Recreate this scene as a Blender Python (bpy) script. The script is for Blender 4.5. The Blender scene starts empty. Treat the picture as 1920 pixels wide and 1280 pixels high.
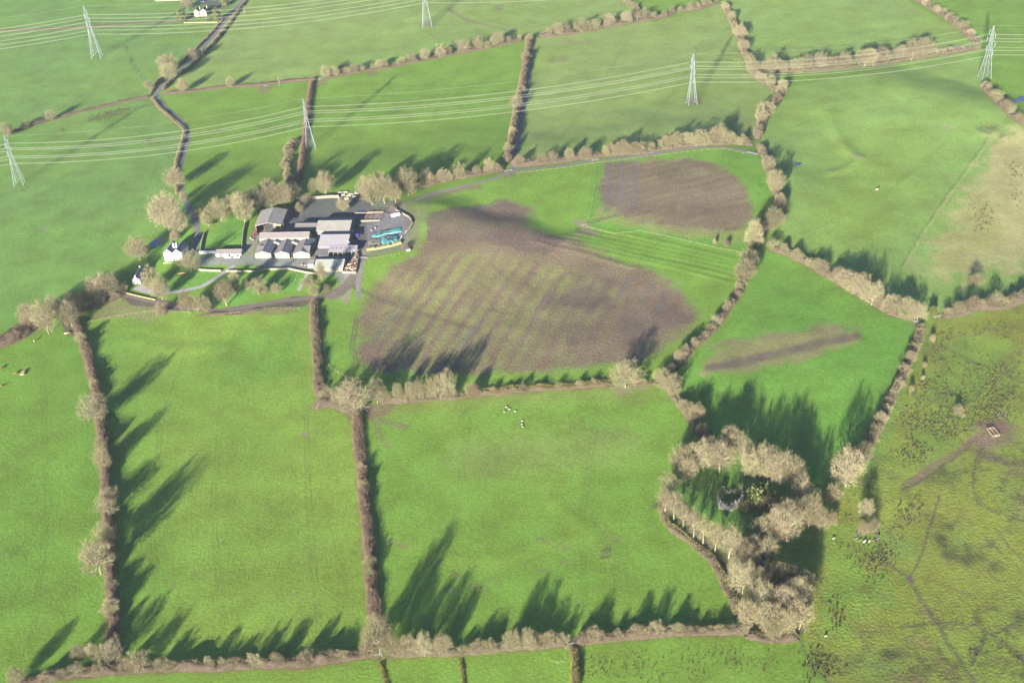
import bpy, bmesh, math, random
import numpy as np
from mathutils import Vector, Matrix

# ------------------------------------------------------------------ camera, sky, sun, exposure
SCN = bpy.context.scene
COL = SCN.collection
FPX, DEP, ROLL, CAMH = 2130.0, math.radians(33.6), math.radians(3.9), 360.0   # focal length in photo pixels (1920 wide)
HAZE = 0.000026
SUN_AZ, SUN_EL = math.radians(22.0), math.radians(14.3)       # shadows run towards this bearing (from +Y to +X)

Fw = np.array([0, math.cos(DEP), -math.sin(DEP)])
_R0 = np.array([1.0, 0, 0]); _U0 = np.array([0, math.sin(DEP), math.cos(DEP)])
Rt = math.cos(ROLL) * _R0 - math.sin(ROLL) * _U0
Up = math.cos(ROLL) * _U0 + math.sin(ROLL) * _R0
CAM = np.array([0, 0, CAMH])

cd = bpy.data.cameras.new('camera'); cam = bpy.data.objects.new('camera', cd); COL.objects.link(cam)
cd.sensor_width = 36.0; cd.lens = 36.0 * FPX / 1920.0; cd.clip_start = 1.0; cd.clip_end = 30000.0
cam.matrix_world = Matrix(((Rt[0], Up[0], -Fw[0], 0), (Rt[1], Up[1], -Fw[1], 0), (Rt[2], Up[2], -Fw[2], CAMH), (0, 0, 0, 1)))
SCN.camera = cam

W = bpy.data.worlds.new('World'); SCN.world = W; W.use_nodes = True
nt = W.node_tree; bg = nt.nodes['Background']
sky = nt.nodes.new('ShaderNodeTexSky'); sky.sky_type = 'NISHITA'; sky.sun_disc = False
sky.sun_elevation = SUN_EL; sky.sun_rotation = SUN_AZ + math.pi; sky.ozone_density = 7.0; sky.dust_density = 0.4
nt.links.new(sky.outputs[0], bg.inputs[0]); bg.inputs[1].default_value = 0.055

sd = bpy.data.lights.new('sun', 'SUN'); sun = bpy.data.objects.new('sun', sd); COL.objects.link(sun)
sd.energy = 5.0; sd.angle = math.radians(0.5); sd.color = (1.0, 0.93, 0.80)
_ld = Vector((math.sin(SUN_AZ) * math.cos(SUN_EL), math.cos(SUN_AZ) * math.cos(SUN_EL), -math.sin(SUN_EL)))
sun.rotation_euler = _ld.to_track_quat('-Z', 'Y').to_euler(); sun.location = (0, 0, 500)

vs = SCN.view_settings
vs.view_transform = 'Standard'; vs.look = 'None'; vs.gamma = 1.0; vs.use_curve_mapping = False
vs.exposure = 2.66
SCN.cycles.max_bounces = 4; SCN.cycles.diffuse_bounces = 2; SCN.cycles.glossy_bounces = 2
SCN.cycles.transmission_bounces = 2; SCN.cycles.volume_bounces = 0; SCN.cycles.transparent_max_bounces = 6

rng = np.random.default_rng(7); random.seed(7)

# ------------------------------------------------------------------ noise and terrain
_LAT = rng.random((256, 256))
def vnoise(x, y):
    x = np.asarray(x, float); y = np.asarray(y, float)
    xi = np.floor(x).astype(int); yi = np.floor(y).astype(int)
    fx = x - xi; fy = y - yi
    fx = fx * fx * (3 - 2 * fx); fy = fy * fy * (3 - 2 * fy)
    a = _LAT[xi & 255, yi & 255]; b = _LAT[(xi + 1) & 255, yi & 255]
    c = _LAT[xi & 255, (yi + 1) & 255]; d = _LAT[(xi + 1) & 255, (yi + 1) & 255]
    return (a * (1 - fx) + b * fx) * (1 - fy) + (c * (1 - fx) + d * fx) * fy
def fbm(x, y, s, o=4):
    v = 0; a = 0.5; t = 0
    for k in range(o):
        v = v + a * vnoise(np.asarray(x) / s + 17.3 * k, np.asarray(y) / s + 9.1 * k); t += a; a *= 0.5; s *= 0.5
    return v / t
def sstep(a, b, x):
    t = np.clip((x - a) / (b - a), 0, 1); return t * t * (3 - 2 * t)

def gp0(px, py, z=0.0):
    d = Fw + Rt * (px - 960.0) / FPX - Up * (py - 640.0) / FPX
    return CAM + d * ((z - CAMH) / d[2])
def seg_dist(x, y, pts):
    """distance to a polyline"""
    x = np.asarray(x, float); y = np.asarray(y, float)
    best = np.full(np.shape(x), 1e9)
    for (ax, ay), (bx, by) in zip(pts[:-1], pts[1:]):
        dx, dy = bx - ax, by - ay; L2 = dx * dx + dy * dy + 1e-9
        t = np.clip(((x - ax) * dx + (y - ay) * dy) / L2, 0, 1)
        best = np.minimum(best, np.hypot(x - ax - t * dx, y - ay - t * dy))
    return best
def w0(pts): return [tuple(gp0(px, py)[:2]) for px, py in pts]

# gentle relief: banks = (line in the photo, drop, rise length, fall length)
_BANKS = [(w0([(770, 400), (1075, 478)]), 4.2, 110.0, 30.0), (w0([(1600, 150), (1890, 222)]), 5.0, 120.0, 55.0), (w0([(330, 432), (1430, 285)]), 6.0, 190.0, 135.0)]
_BERMS = [(w0(l), a, s) for l, a, s in (
    ([(1040, 462), (1130, 470), (1250, 496), (1375, 522)], 0.32, 2.0),
    ([(1080, 448), (1200, 468), (1300, 490), (1392, 506)], 0.32, 2.0),
    ([(1110, 436), (1200, 452), (1300, 474), (1392, 492)], 0.3, 2.0),
    ([(1000, 470), (1110, 488), (1200, 510)], 0.3, 2.0),
    ([(1060, 455), (1130, 463), (1250, 486), (1380, 514)], 0.28, 1.8), ([(1100, 442), (1200, 460), (1300, 482), (1392, 499)], 0.28, 1.8), ([(1030, 466), (1130, 478), (1250, 503), (1365, 532)], 0.28, 1.8),
    ([(1558, 215), (1562, 245), (1578, 268), (1600, 290)], 0.7, 5.0),
    ([(1560, 325), (1590, 315), (1612, 295)], 0.7, 4.0),
    ([(730, 1000), (800, 1030), (880, 1048), (960, 1040), (1040, 1010)], 0.16, 4.5),
    ([(1040, 940), (1100, 990), (1150, 1050), (1170, 1130)], 0.16, 4.5),
    ([(250, 640), (330, 655), (430, 650)], 0.2, 5.0),
)]
def hgt(x, y):
    x = np.asarray(x, float); y = np.asarray(y, float)
    h = (fbm(x + 900, y + 300, 210, 3) - 0.5) * 5.0 + (fbm(x, y, 34, 2) - 0.5) * 0.45
    h = h * sstep(3500, 1800, np.hypot(x, y))
    for (p, q), A, r, f in _BANKS:
        dx, dy = q[0] - p[0], q[1] - p[1]; L = math.hypot(dx, dy); dx /= L; dy /= L
        t = (x - p[0]) * dx + (y - p[1]) * dy
        s = -(x - p[0]) * dy + (y - p[1]) * dx
        s = s + (fbm(x, y, 40, 2) - 0.5) * 26
        g = sstep(-40, 40, t) * sstep(L + 45, L - 45, t)
        h = h + A * g * sstep(-r, 0, s) * (1 - sstep(0, f, s))
    for l, A, w in _BERMS:
        h = h + A * np.exp(-(seg_dist(x, y, l) / w) ** 2)
    return h
def gp(px, py):
    z = 0.0
    for _ in range(6):
        p = gp0(px, py, z); z = float(hgt(p[0], p[1]))
    return np.array([p[0], p[1], z])
def wp(pts): return [tuple(gp(a, b)[:2]) for a, b in pts]
def pxm(p):
    """photo pixels per metre of upright height, and of width, at a ground point"""
    d = np.asarray(p) - CAM; z = d @ Fw; L = np.linalg.norm(d)
    return FPX / z * math.hypot(d[0], d[1]) / L, FPX / z
def inside(x, y, poly):
    x = np.asarray(x); y = np.asarray(y); c = np.zeros(np.shape(x), bool)
    n = len(poly)
    for i in range(n):
        ax, ay = poly[i]; bx, by = poly[i - 1]
        if ay == by: continue
        c ^= ((ay > y) != (by > y)) & (x < (bx - ax) * (y - ay) / (by - ay) + ax)
    return c
def resample(pts, step):
    out = [np.array(pts[0], float)]
    for a, b in zip(pts[:-1], pts[1:]):
        a = np.array(a, float); b = np.array(b, float); n = max(1, int(np.linalg.norm(b - a) / step))
        for k in range(1, n + 1): out.append(a + (b - a) * k / n)
    return np.array(out)

# ------------------------------------------------------------------ materials
def mat(name, col, rough=0.9, noise=None, bump=None, metal=0.0, var=0.0, spec=0.2):
    """noise=(scale, other colour, amount); bump=(scale, distance); var = change of value per object"""
    m = bpy.data.materials.new(name); m.use_nodes = True; t = m.node_tree; N = t.nodes; L = t.links
    b = N['Principled BSDF']; b.inputs['Roughness'].default_value = rough; b.inputs['Metallic'].default_value = metal
    b.inputs['Specular IOR Level'].default_value = spec
    c = (*col, 1.0); b.inputs['Base Color'].default_value = c; out = None
    if noise or bump: geo = N.new('ShaderNodeNewGeometry')
    if noise:
        n = N.new('ShaderNodeTexNoise'); n.inputs['Scale'].default_value = noise[0]; n.inputs['Detail'].default_value = 6
        n.inputs['Roughness'].default_value = 0.65
        L.new(geo.outputs['Position'], n.inputs['Vector'])
        r = N.new('ShaderNodeMapRange'); r.inputs[1].default_value = 0.5 - 0.22; r.inputs[2].default_value = 0.5 + 0.22
        r.inputs[4].default_value = noise[2]; L.new(n.outputs[0], r.inputs[0])
        x = N.new('ShaderNodeMix'); x.data_type = 'RGBA'; x.inputs[6].default_value = c; x.inputs[7].default_value = (*noise[1], 1)
        L.new(r.outputs[0], x.inputs[0]); out = x.outputs[2]
    if var:
        oi = N.new('ShaderNodeObjectInfo'); r = N.new('ShaderNodeMapRange'); r.inputs[3].default_value = 1 - var; r.inputs[4].default_value = 1 + var
        L.new(oi.outputs['Random'], r.inputs[0])
        h = N.new('ShaderNodeHueSaturation'); h.inputs['Color'].default_value = c
        L.new(r.outputs[0], h.inputs['Value'])
        r2 = N.new('ShaderNodeMath'); r2.operation = 'MULTIPLY'; r2.inputs[1].default_value = 7.31
        f = N.new('ShaderNodeMath'); f.operation = 'FRACT'; L.new(oi.outputs['Random'], r2.inputs[0]); L.new(r2.outputs[0], f.inputs[0])
        r3 = N.new('ShaderNodeMapRange'); r3.inputs[3].default_value = 0.485; r3.inputs[4].default_value = 0.522
        L.new(f.outputs[0], r3.inputs[0]); L.new(r3.outputs[0], h.inputs['Hue'])
        if out: L.new(out, h.inputs['Color'])
        out = h.outputs[0]
    if out: L.new(out, b.inputs['Base Color'])
    if bump:
        n = N.new('ShaderNodeTexNoise'); n.inputs['Scale'].default_value = bump[0]; n.inputs['Detail'].default_value = 5
        L.new(geo.outputs['Position'], n.inputs['Vector'])
        bp = N.new('ShaderNodeBump'); bp.inputs['Distance'].default_value = bump[1]
        L.new(n.outputs[0], bp.inputs['Height']); L.new(bp.outputs[0], b.inputs['Normal'])
    return m

def ground_material():
    m = bpy.data.materials.new('field_ground'); m.use_nodes = True; t = m.node_tree; N = t.nodes; L = t.links
    b = N['Principled BSDF']; b.inputs['Roughness'].default_value = 1.0; b.inputs['Specular IOR Level'].default_value = 0.05
    at = N.new('ShaderNodeAttribute'); at.attribute_name = 'tint'
    geo = N.new('ShaderNodeNewGeometry')
    fine = N.new('ShaderNodeTexNoise'); fine.inputs['Scale'].default_value = 0.55; fine.inputs['Detail'].default_value = 7; fine.inputs['Roughness'].default_value = 0.75
    wide = N.new('ShaderNodeTexNoise'); wide.inputs['Scale'].default_value = 0.045; wide.inputs['Detail'].default_value = 6; wide.inputs['Roughness'].default_value = 0.62
    for n in (fine, wide): L.new(geo.outputs['Position'], n.inputs['Vector'])
    r1 = N.new('ShaderNodeMapRange'); r1.inputs[1].default_value = 0.25; r1.inputs[2].default_value = 0.75; r1.inputs[3].default_value = 0.68; r1.inputs[4].default_value = 1.32
    L.new(fine.outputs[0], r1.inputs[0])
    r2 = N.new('ShaderNodeMapRange'); r2.inputs[1].default_value = 0.3; r2.inputs[2].default_value = 0.7; r2.inputs[3].default_value = 0.80; r2.inputs[4].default_value = 1.20
    L.new(wide.outputs[0], r2.inputs[0])
    mu = N.new('ShaderNodeMath'); mu.operation = 'MULTIPLY'; L.new(r1.outputs[0], mu.inputs[0]); L.new(r2.outputs[0], mu.inputs[1])
    r3 = N.new('ShaderNodeMapRange'); r3.inputs[1].default_value = 0.3; r3.inputs[2].default_value = 0.7; r3.inputs[3].default_value = 0.492; r3.inputs[4].default_value = 0.508
    L.new(wide.outputs[0], r3.inputs[0])
    h = N.new('ShaderNodeHueSaturation'); L.new(at.outputs['Color'], h.inputs['Color']); L.new(mu.outputs[0], h.inputs['Value']); L.new(r3.outputs[0], h.inputs['Hue'])
    L.new(h.outputs[0], b.inputs['Base Color'])
    bn = N.new('ShaderNodeTexNoise'); bn.inputs['Scale'].default_value = 0.8; bn.inputs['Detail'].default_value = 5; bn.inputs['Roughness'].default_value = 0.6
    L.new(geo.outputs['Position'], bn.inputs['Vector'])
    bp = N.new('ShaderNodeBump'); L.new(bn.outputs[0], bp.inputs['Height']); bp.inputs['Strength'].default_value = 0.8
    md = N.new('ShaderNodeMath'); md.operation = 'MULTIPLY'; md.inputs[1].default_value = 0.55
    L.new(at.outputs['Alpha'], md.inputs[0]); L.new(md.outputs[0], bp.inputs['Distance'])
    L.new(bp.outputs[0], b.inputs['Normal'])
    return m

M = {}
M['ground'] = ground_material()
M['twig'] = mat('bare_twigs', (0.120, 0.103, 0.054), 0.85, var=0.22)
M['twig_pink'] = mat('pinkish_twigs', (0.100, 0.078, 0.046), 0.85, var=0.18)
M['twig_pale'] = mat('pale_twigs', (0.15, 0.128, 0.073), 0.85, var=0.2)
M['bark'] = mat('bark', (0.175, 0.155, 0.10), 0.9, (3.0, (0.10, 0.085, 0.06), 0.5), var=0.15)
M['ivy'] = mat('ivy_leaves', (0.075, 0.10, 0.028), 0.6, (1.0, (0.13, 0.13, 0.035), 0.7), var=0.2)
M['ever'] = mat('evergreen_leaves', (0.085, 0.095, 0.02), 0.6, (0.8, (0.035, 0.05, 0.018), 0.7), var=0.2)
M['gold'] = mat('golden_leaves', (0.20, 0.15, 0.035), 0.7, var=0.15)
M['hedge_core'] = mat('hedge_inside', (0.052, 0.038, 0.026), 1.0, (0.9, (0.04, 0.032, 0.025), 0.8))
M['hedge_twig'] = mat('hedge_twigs', (0.135, 0.10, 0.052), 0.9, (0.45, (0.07, 0.052, 0.032), 0.9), var=0.12)
M['hedge_red'] = mat('reddish_hedge_twigs', (0.135, 0.08, 0.048), 0.9, (0.45, (0.07, 0.047, 0.03), 0.9), var=0.12)
M['dry'] = mat('dry_grass', (0.15, 0.122, 0.062), 1.0, (0.6, (0.15, 0.15, 0.05), 0.8))
M['gorse'] = mat('gorse', (0.17, 0.14, 0.02), 0.9, (1.0, (0.06, 0.07, 0.02), 0.7))
M['rush'] = mat('rushes', (0.04, 0.05, 0.013), 0.9, (0.25, (0.085, 0.07, 0.028), 0.9))
M['bracken'] = mat('bracken', (0.17, 0.10, 0.05), 1.0, (0.8, (0.10, 0.07, 0.04), 0.8))
M['asphalt'] = mat('lane_asphalt', (0.075, 0.076, 0.082), 0.9, (0.5, (0.105, 0.10, 0.095), 0.8))
M['track'] = mat('gravel_track', (0.13, 0.118, 0.11), 1.0, (0.6, (0.08, 0.072, 0.064), 0.8))
M['gravel'] = mat('pale_gravel', (0.20, 0.19, 0.19), 1.0, (0.6, (0.14, 0.13, 0.125), 0.7))
M['steel'] = mat('galvanised_steel', (0.13, 0.145, 0.16), 0.6, metal=0.0, spec=0.3)
M['wire'] = mat('aluminium_wire', (0.14, 0.145, 0.125), 0.6, spec=0.2)
M['glassy'] = mat('insulator_glass', (0.2, 0.22, 0.23), 0.3, spec=0.5)
M['white'] = mat('whitewash', (0.38, 0.375, 0.37), 0.9, (0.5, (0.29, 0.28, 0.265), 0.6))
M['cream'] = mat('cream_render', (0.195, 0.172, 0.122), 0.9, (0.5, (0.135, 0.118, 0.085), 0.7))
M['stone'] = mat('stone_wall', (0.24, 0.21, 0.165), 0.95, (0.9, (0.14, 0.12, 0.095), 0.8), (2.0, 0.08))
M['ruin'] = mat('pale_ruin_stone', (0.24, 0.22, 0.185), 0.95, (0.6, (0.10, 0.095, 0.07), 0.8), (1.0, 0.2))
M['dark_stone'] = mat('dark_stone', (0.085, 0.075, 0.06), 0.95, (0.9, (0.05, 0.045, 0.035), 0.8))
M['slate'] = mat('dark_and_shaded_slate', (0.06, 0.066, 0.082), 0.7, (0.5, (0.085, 0.088, 0.10), 0.7))
M['slate_warm'] = mat('pinkish_and_sunlit_slate', (0.118, 0.10, 0.10), 0.8, (0.4, (0.085, 0.075, 0.075), 0.8))
M['sheet'] = mat('fibre_cement_sheet', (0.175, 0.165, 0.145), 0.85, (0.25, (0.11, 0.105, 0.09), 0.8))
M['sheet_pale'] = mat('pale_roof_sheet', (0.17, 0.158, 0.168), 0.8, (0.25, (0.15, 0.14, 0.145), 0.8))
M['sheet_dark'] = mat('dark_and_shaded_sheet', (0.075, 0.075, 0.075), 0.85, (0.25, (0.11, 0.10, 0.09), 0.8))  # dark sheeting, and shade coloured into the shed roofs
M['sheet_green'] = mat('green_roof_sheet', (0.14, 0.155, 0.135), 0.85, (0.25, (0.21, 0.22, 0.19), 0.8))
M['rooflight'] = mat('rooflight', (0.21, 0.17, 0.15), 0.5)
M['shade'] = mat('opening_shade_paint', (0.03, 0.03, 0.03), 0.9)  # flat panels whose dark colour stands in for shade inside openings
M['glass'] = mat('window_glass', (0.03, 0.035, 0.045), 0.1, spec=0.5)
M['teal'] = mat('turquoise_paint', (0.10, 0.26, 0.21), 0.6)
M['teal_sheet'] = mat('turquoise_silage_sheet', (0.03, 0.125, 0.12), 0.5, (0.5, (0.075, 0.22, 0.21), 0.8), (0.8, 0.15))
M['tyre'] = mat('rubber', (0.022, 0.022, 0.025), 0.8)
M['blue'] = mat('blue_paint', (0.03, 0.07, 0.32), 0.4, spec=0.5)
M['red'] = mat('red_paint', (0.22, 0.025, 0.02), 0.4, spec=0.5)
M['rust'] = mat('rusty_steel', (0.10, 0.052, 0.036), 0.9)
M['concrete'] = mat('concrete', (0.125, 0.113, 0.088), 0.95, (0.5, (0.10, 0.09, 0.07), 0.8))
M['wood'] = mat('weathered_timber', (0.22, 0.18, 0.125), 0.95, (1.0, (0.15, 0.125, 0.09), 0.7))
M['orange_wood'] = mat('orange_timber', (0.24, 0.13, 0.055), 0.9)
M['cow_red'] = mat('red_brown_hide', (0.11, 0.042, 0.02), 0.8, (1.2, (0.16, 0.075, 0.035), 0.6), var=0.25)
M['cow_pied'] = mat('pied_hide', (0.10, 0.07, 0.05), 0.8, (0.9, (0.35, 0.33, 0.3), 1.0), var=0.1)
M['cow_pale'] = mat('cream_hide', (0.25, 0.19, 0.125), 0.8, var=0.1)
M['wool'] = mat('sheep_wool', (0.22, 0.21, 0.18), 1.0)
M['black'] = mat('black_face', (0.03, 0.03, 0.03), 0.8)
M['water'] = mat('still_water', (0.02, 0.03, 0.045), 0.05, spec=0.5)
M['mud'] = mat('wet_mud', (0.085, 0.065, 0.055), 0.7, (0.4, (0.12, 0.09, 0.07), 0.7))
M['car_white'] = mat('white_car_paint', (0.75, 0.76, 0.78), 0.3, spec=0.5)
M['car_grey'] = mat('grey_car_paint', (0.25, 0.27, 0.30), 0.3, spec=0.5)
M['hay'] = mat('straw', (0.42, 0.30, 0.14), 1.0)

# ------------------------------------------------------------------ objects and labels
def tag(o, label=None, cat=None, group=None, kind=None):
    if label: o['label'] = label
    if cat: o['category'] = cat
    if group: o['group'] = group
    if kind: o['kind'] = kind
    return o
def link(name, me, parent=None, m=None):
    o = bpy.data.objects.new(name, me); COL.objects.link(o)
    if m is not None and me is not None and not me.materials: me.materials.append(m)
    if parent is not None: o.parent = parent
    return o
def empty(name, loc, rz=0.0, label=None, cat=None, group=None):
    o = bpy.data.objects.new(name, None); COL.objects.link(o); o.location = tuple(loc); o.rotation_euler = (0, 0, rz)
    o.empty_display_size = 0.5
    return tag(o, label, cat, group)
def pymesh(name, v, f, m=None):
    me = bpy.data.meshes.new(name); me.from_pydata([tuple(map(float, p)) for p in v], [], [tuple(map(int, q)) for q in f]); me.update()
    if m is not None: me.materials.append(m)
    return me
def npmesh(name, V, T, m=None):
    """fast mesh of triangles from arrays"""
    me = bpy.data.meshes.new(name); V = np.asarray(V, np.float32); T = np.asarray(T, np.int32)
    me.vertices.add(len(V)); me.vertices.foreach_set('co', V.ravel())
    k = T.shape[1]
    me.loops.add(T.size); me.loops.foreach_set('vertex_index', T.ravel())
    me.polygons.add(len(T)); me.polygons.foreach_set('loop_start', np.arange(0, T.size, k, dtype=np.int32))
    me.polygons.foreach_set('loop_total', np.full(len(T), k, np.int32))
    me.update(calc_edges=True); me.validate()
    if m is not None: me.materials.append(m)
    return me
class MB:
    """collects boxes, bars, tubes and free polygons into one mesh"""
    def __init__(s): s.v = []; s.f = []
    def add(s, v, f):
        k = len(s.v); s.v += [tuple(p) for p in v]; s.f += [tuple(i + k for i in q) for q in f]; return s
    def box(s, x0, x1, y0, y1, z0, z1):
        return s.add([(x0, y0, z0), (x1, y0, z0), (x1, y1, z0), (x0, y1, z0), (x0, y0, z1), (x1, y0, z1), (x1, y1, z1), (x0, y1, z1)],
                     [(0, 3, 2, 1), (4, 5, 6, 7), (0, 1, 5, 4), (1, 2, 6, 5), (2, 3, 7, 6), (3, 0, 4, 7)])
    def bar(s, a, b, r0, r1=None, n=4):
        a = np.array(a, float); b = np.array(b, float); r1 = r0 if r1 is None else r1
        d = b - a; L = np.linalg.norm(d)
        if L < 1e-6: return s
        d /= L; u = np.cross(d, (0, 0, 1.0) if abs(d[2]) < 0.9 else (1.0, 0, 0)); u /= np.linalg.norm(u); w = np.cross(d, u)
        v = []
        for c, r in ((a, r0), (b, r1)):
            for k in range(n):
                t = 2 * math.pi * (k + 0.5) / n; v.append(c + r * (math.cos(t) * u + math.sin(t) * w))
        f = [(k, (k + 1) % n, n + (k + 1) % n, n + k) for k in range(n)] + [tuple(range(n))[::-1], tuple(range(n, 2 * n))]
        return s.add(v, f)
    def path(s, pts, r, n=4):
        for a, b in zip(pts[:-1], pts[1:]): s.bar(a, b, r, r, n)
        return s
    def loft(s, rings):
        """closed rings of equal count joined one to the next, ends capped"""
        n = len(rings[0]); v = [p for r in rings for p in r]; f = []
        for i in range(len(rings) - 1):
            for k in range(n): f.append((i * n + k, i * n + (k + 1) % n, (i + 1) * n + (k + 1) % n, (i + 1) * n + k))
        f += [tuple(range(n))[::-1], tuple(range((len(rings) - 1) * n, len(rings) * n))]
        return s.add(v, f)
    def prism(s, poly, y0, y1):
        """polygon in x,z pulled from y0 to y1"""
        n = len(poly)
        return s.add([(x, y0, z) for x, z in poly] + [(x, y1, z) for x, z in poly],
                     [tuple(range(n)), tuple(range(2 * n - 1, n - 1, -1))] + [(k, n + k, n + (k + 1) % n, (k + 1) % n) for k in range(n)])
    def mesh(s, name, m=None): return pymesh(name, s.v, s.f, m)
    def build(s, name, m=None, parent=None): return link(name, s.mesh(name, m), parent)

# ------------------------------------------------------------------ ground: one fan-shaped sheet, split by field
G = {  # albedo
 'grass': (0.083, 0.146, 0.020), 'lush': (0.067, 0.143, 0.020), 'yellow': (0.103, 0.154, 0.023), 'olive': (0.112, 0.128, 0.022),
 'pale': (0.205, 0.188, 0.080), 'mud': (0.104, 0.069, 0.052), 'mud_dark': (0.062, 0.044, 0.042), 'track': (0.15, 0.13, 0.10),
 'yard': (0.10, 0.095, 0.102), 'yard_shaded': (0.055, 0.054, 0.06), 'far': (0.115, 0.160, 0.042), 'hill': (0.105, 0.165, 0.038), 'soil': (0.14, 0.105, 0.08), 'cold': (0.082, 0.143, 0.034)}
FIELDS = [  # name, label, polygon in photo pixels, base colour
 ('pasture', 'green pasture at the far left edge with brown cattle grazing', [(-400, 1310), (-400, 740), (0, 655), (60, 630), (140, 600), (165, 665), (183, 745), (197, 880), (205, 1020), (211, 1245), (130, 1258), (0, 1275)], 'grass'),
 ('pasture', 'large empty green pasture below the farm between two long hedges', [(145, 603), (250, 590), (420, 583), (560, 578), (585, 585), (592, 640), (594, 750), (602, 772), (662, 774), (676, 850), (686, 930), (693, 1010), (702, 1170), (640, 1236), (211, 1250), (205, 1020), (197, 880), (183, 745), (165, 665)], 'yellow'),
 ('pasture', 'green pasture with a few white sheep beside the ring of trees', [(662, 765), (760, 750), (850, 743), (1000, 728), (1150, 720), (1235, 716), (1275, 760), (1325, 828), (1240, 910), (1250, 955), (1300, 1010), (1340, 1060), (1387, 1160), (1240, 1182), (1050, 1204), (850, 1214), (735, 1215), (705, 1170), (693, 1010), (680, 800)], 'grass'),
 ('ploughed_field', 'big field of brown muddy strips right of the farm', [(598, 560), (650, 520), (690, 490), (770, 462), (800, 378), (830, 358), (960, 323), (1113, 308), (1105, 420), (1250, 446), (1392, 474), (1395, 510), (1365, 560), (1325, 615), (1240, 706), (1000, 722), (850, 734), (690, 742), (612, 715), (602, 650)], 'grass'),
 ('ploughed_field', 'smaller brown field with a rounded edge below the track', [(1113, 308), (1260, 286), (1416, 278), (1440, 300), (1455, 370), (1420, 440), (1395, 474), (1250, 446), (1105, 420)], 'lush'),
 ('pasture', 'bright green field with a brown streak and long tree shadows', [(1440, 468), (1570, 535), (1728, 602), (1700, 680), (1650, 780), (1600, 860), (1540, 940), (1480, 860), (1400, 820), (1330, 820), (1275, 750), (1245, 708), (1330, 620), (1380, 555), (1410, 500)], 'lush'),
 ('marsh', 'rough olive marsh with rush tussocks and winding ditches', [(1735, 602), (1800, 597), (1930, 572), (2300, 530), (2600, 1500), (1700, 1500), (1565, 1300), (1505, 1190), (1535, 1050), (1560, 940), (1610, 870), (1690, 730)], 'olive'),
 ('pasture', 'narrow strip of rough pasture along the bottom edge', [(-100, 1290), (300, 1270), (700, 1236), (1050, 1212), (1505, 1190), (1565, 1300), (1600, 1500), (-200, 1500)], 'grass'),
 ('hill_pasture', 'pale sloping hill pasture beyond the diagonal hedge', [(1440, 468), (1475, 400), (1452, 330), (1425, 270), (1435, 220), (1470, 165), (1600, 140), (1835, 100), (1850, 160), (1880, 210), (1930, 240), (2200, 330), (2200, 520), (1900, 556), (1760, 585), (1728, 602), (1640, 568), (1500, 490)], 'hill'),
 ('pasture', 'pale green field at the top right above the tree row', [(1357, 8), (1330, -160), (1690, -160), (1705, 5), (1800, 60), (1840, 88), (1600, 122), (1420, 132), (1395, 80)], 'hill'),
 ('pasture', 'field crossed by cables with one pylon standing in it', [(1000, 72), (1260, 34), (1350, 8), (1378, 60), (1405, 130), (1468, 165), (1430, 240), (1415, 268), (1250, 278), (1100, 294), (955, 318), (985, 150)], 'far'),
 ('pasture', 'striped green field above the farm with long tree shadows', [(582, 153), (800, 112), (980, 76), (970, 190), (950, 312), (830, 340), (600, 355), (558, 345)], 'grass'),
 ('pasture', 'small green field between the lane and the red hedge', [(290, 182), (580, 155), (566, 270), (556, 345), (400, 402), (372, 395), (345, 340), (360, 260), (340, 215)], 'grass'),
 ('pasture', 'wide pale field at the top crossed by the farther cables', [(455, 0), (470, -160), (1150, -160), (1192, 24), (980, 70), (800, 106), (580, 150), (300, 177), (340, 130), (400, 70)], 'far'),
 ('pasture', 'dark green field at the top left with the farther pylon', [(-500, -160), (470, -160), (455, 0), (400, 70), (340, 130), (296, 178), (100, 220), (0, 254), (-500, 380)], 'cold'),
 ('pasture', 'green field left of the lane with rows of dark tussocks', [(-500, 385), (0, 256), (100, 222), (284, 184), (330, 225), (352, 252), (332, 330), (342, 370), (368, 420), (310, 440), (250, 490), (180, 545), (140, 600), (60, 630), (0, 655), (-500, 760)], 'cold'),
 ('farmyard', 'pale concrete farmyard round the barns', [(362, 482), (368, 462), (455, 462), (480, 425), (490, 392), (560, 390), (575, 365), (700, 372), (745, 378), (770, 405), (768, 462), (700, 480), (672, 490), (655, 520), (640, 528), (590, 508), (570, 504), (455, 498), (372, 500)], 'yard'),
]
def rows():
    u = [0.0]
    while u[-1] < 0.84: u.append(u[-1] + 0.00176)
    while u[-1] < 12: u.append(u[-1] * 1.25)
    u = np.array(u); u = np.concatenate([-u[:0:-1], u])
    y = [235.0]
    while y[-1] < 1330: y.append(y[-1] * 1.00255)
    while y[-1] < 14000: y.append(y[-1] * 1.15)
    y0 = [30, 70, 120, 165, 200, 222]
    return u, np.array(y0 + y)
U_, Y_ = rows()
GX = (U_[None, :] * Y_[:, None]); GY = np.repeat(Y_[:, None], len(U_), 1)
GZ = hgt(GX, GY)
X, Y = GX.ravel(), GY.ravel()
NV = X.size
tint = np.zeros((NV, 4)); tint[:, :3] = G['grass']; tint[:, 3] = 0.5
cls = np.zeros(NV, int)
n1 = fbm(X, Y, 60, 4); n2 = fbm(X + 500, Y + 80, 22, 4); n3 = fbm(X + 90, Y + 700, 7, 3); n4 = fbm(X + 33, Y + 11, 130, 3)
_jx = (fbm(X, Y, 9, 3) - 0.5) * 7; _jy = (fbm(X + 70, Y + 40, 9, 3) - 0.5) * 7      # wavers the painted edges
wvis = (np.abs(X) < 0.72 * Y + 40) & (Y < 1500)
def mixc(mask, c, a=1.0):
    w = np.clip(mask * a, 0, 1)[:, None]; tint[:, :3] = tint[:, :3] * (1 - w) + np.array(c)[None, :] * w
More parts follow.
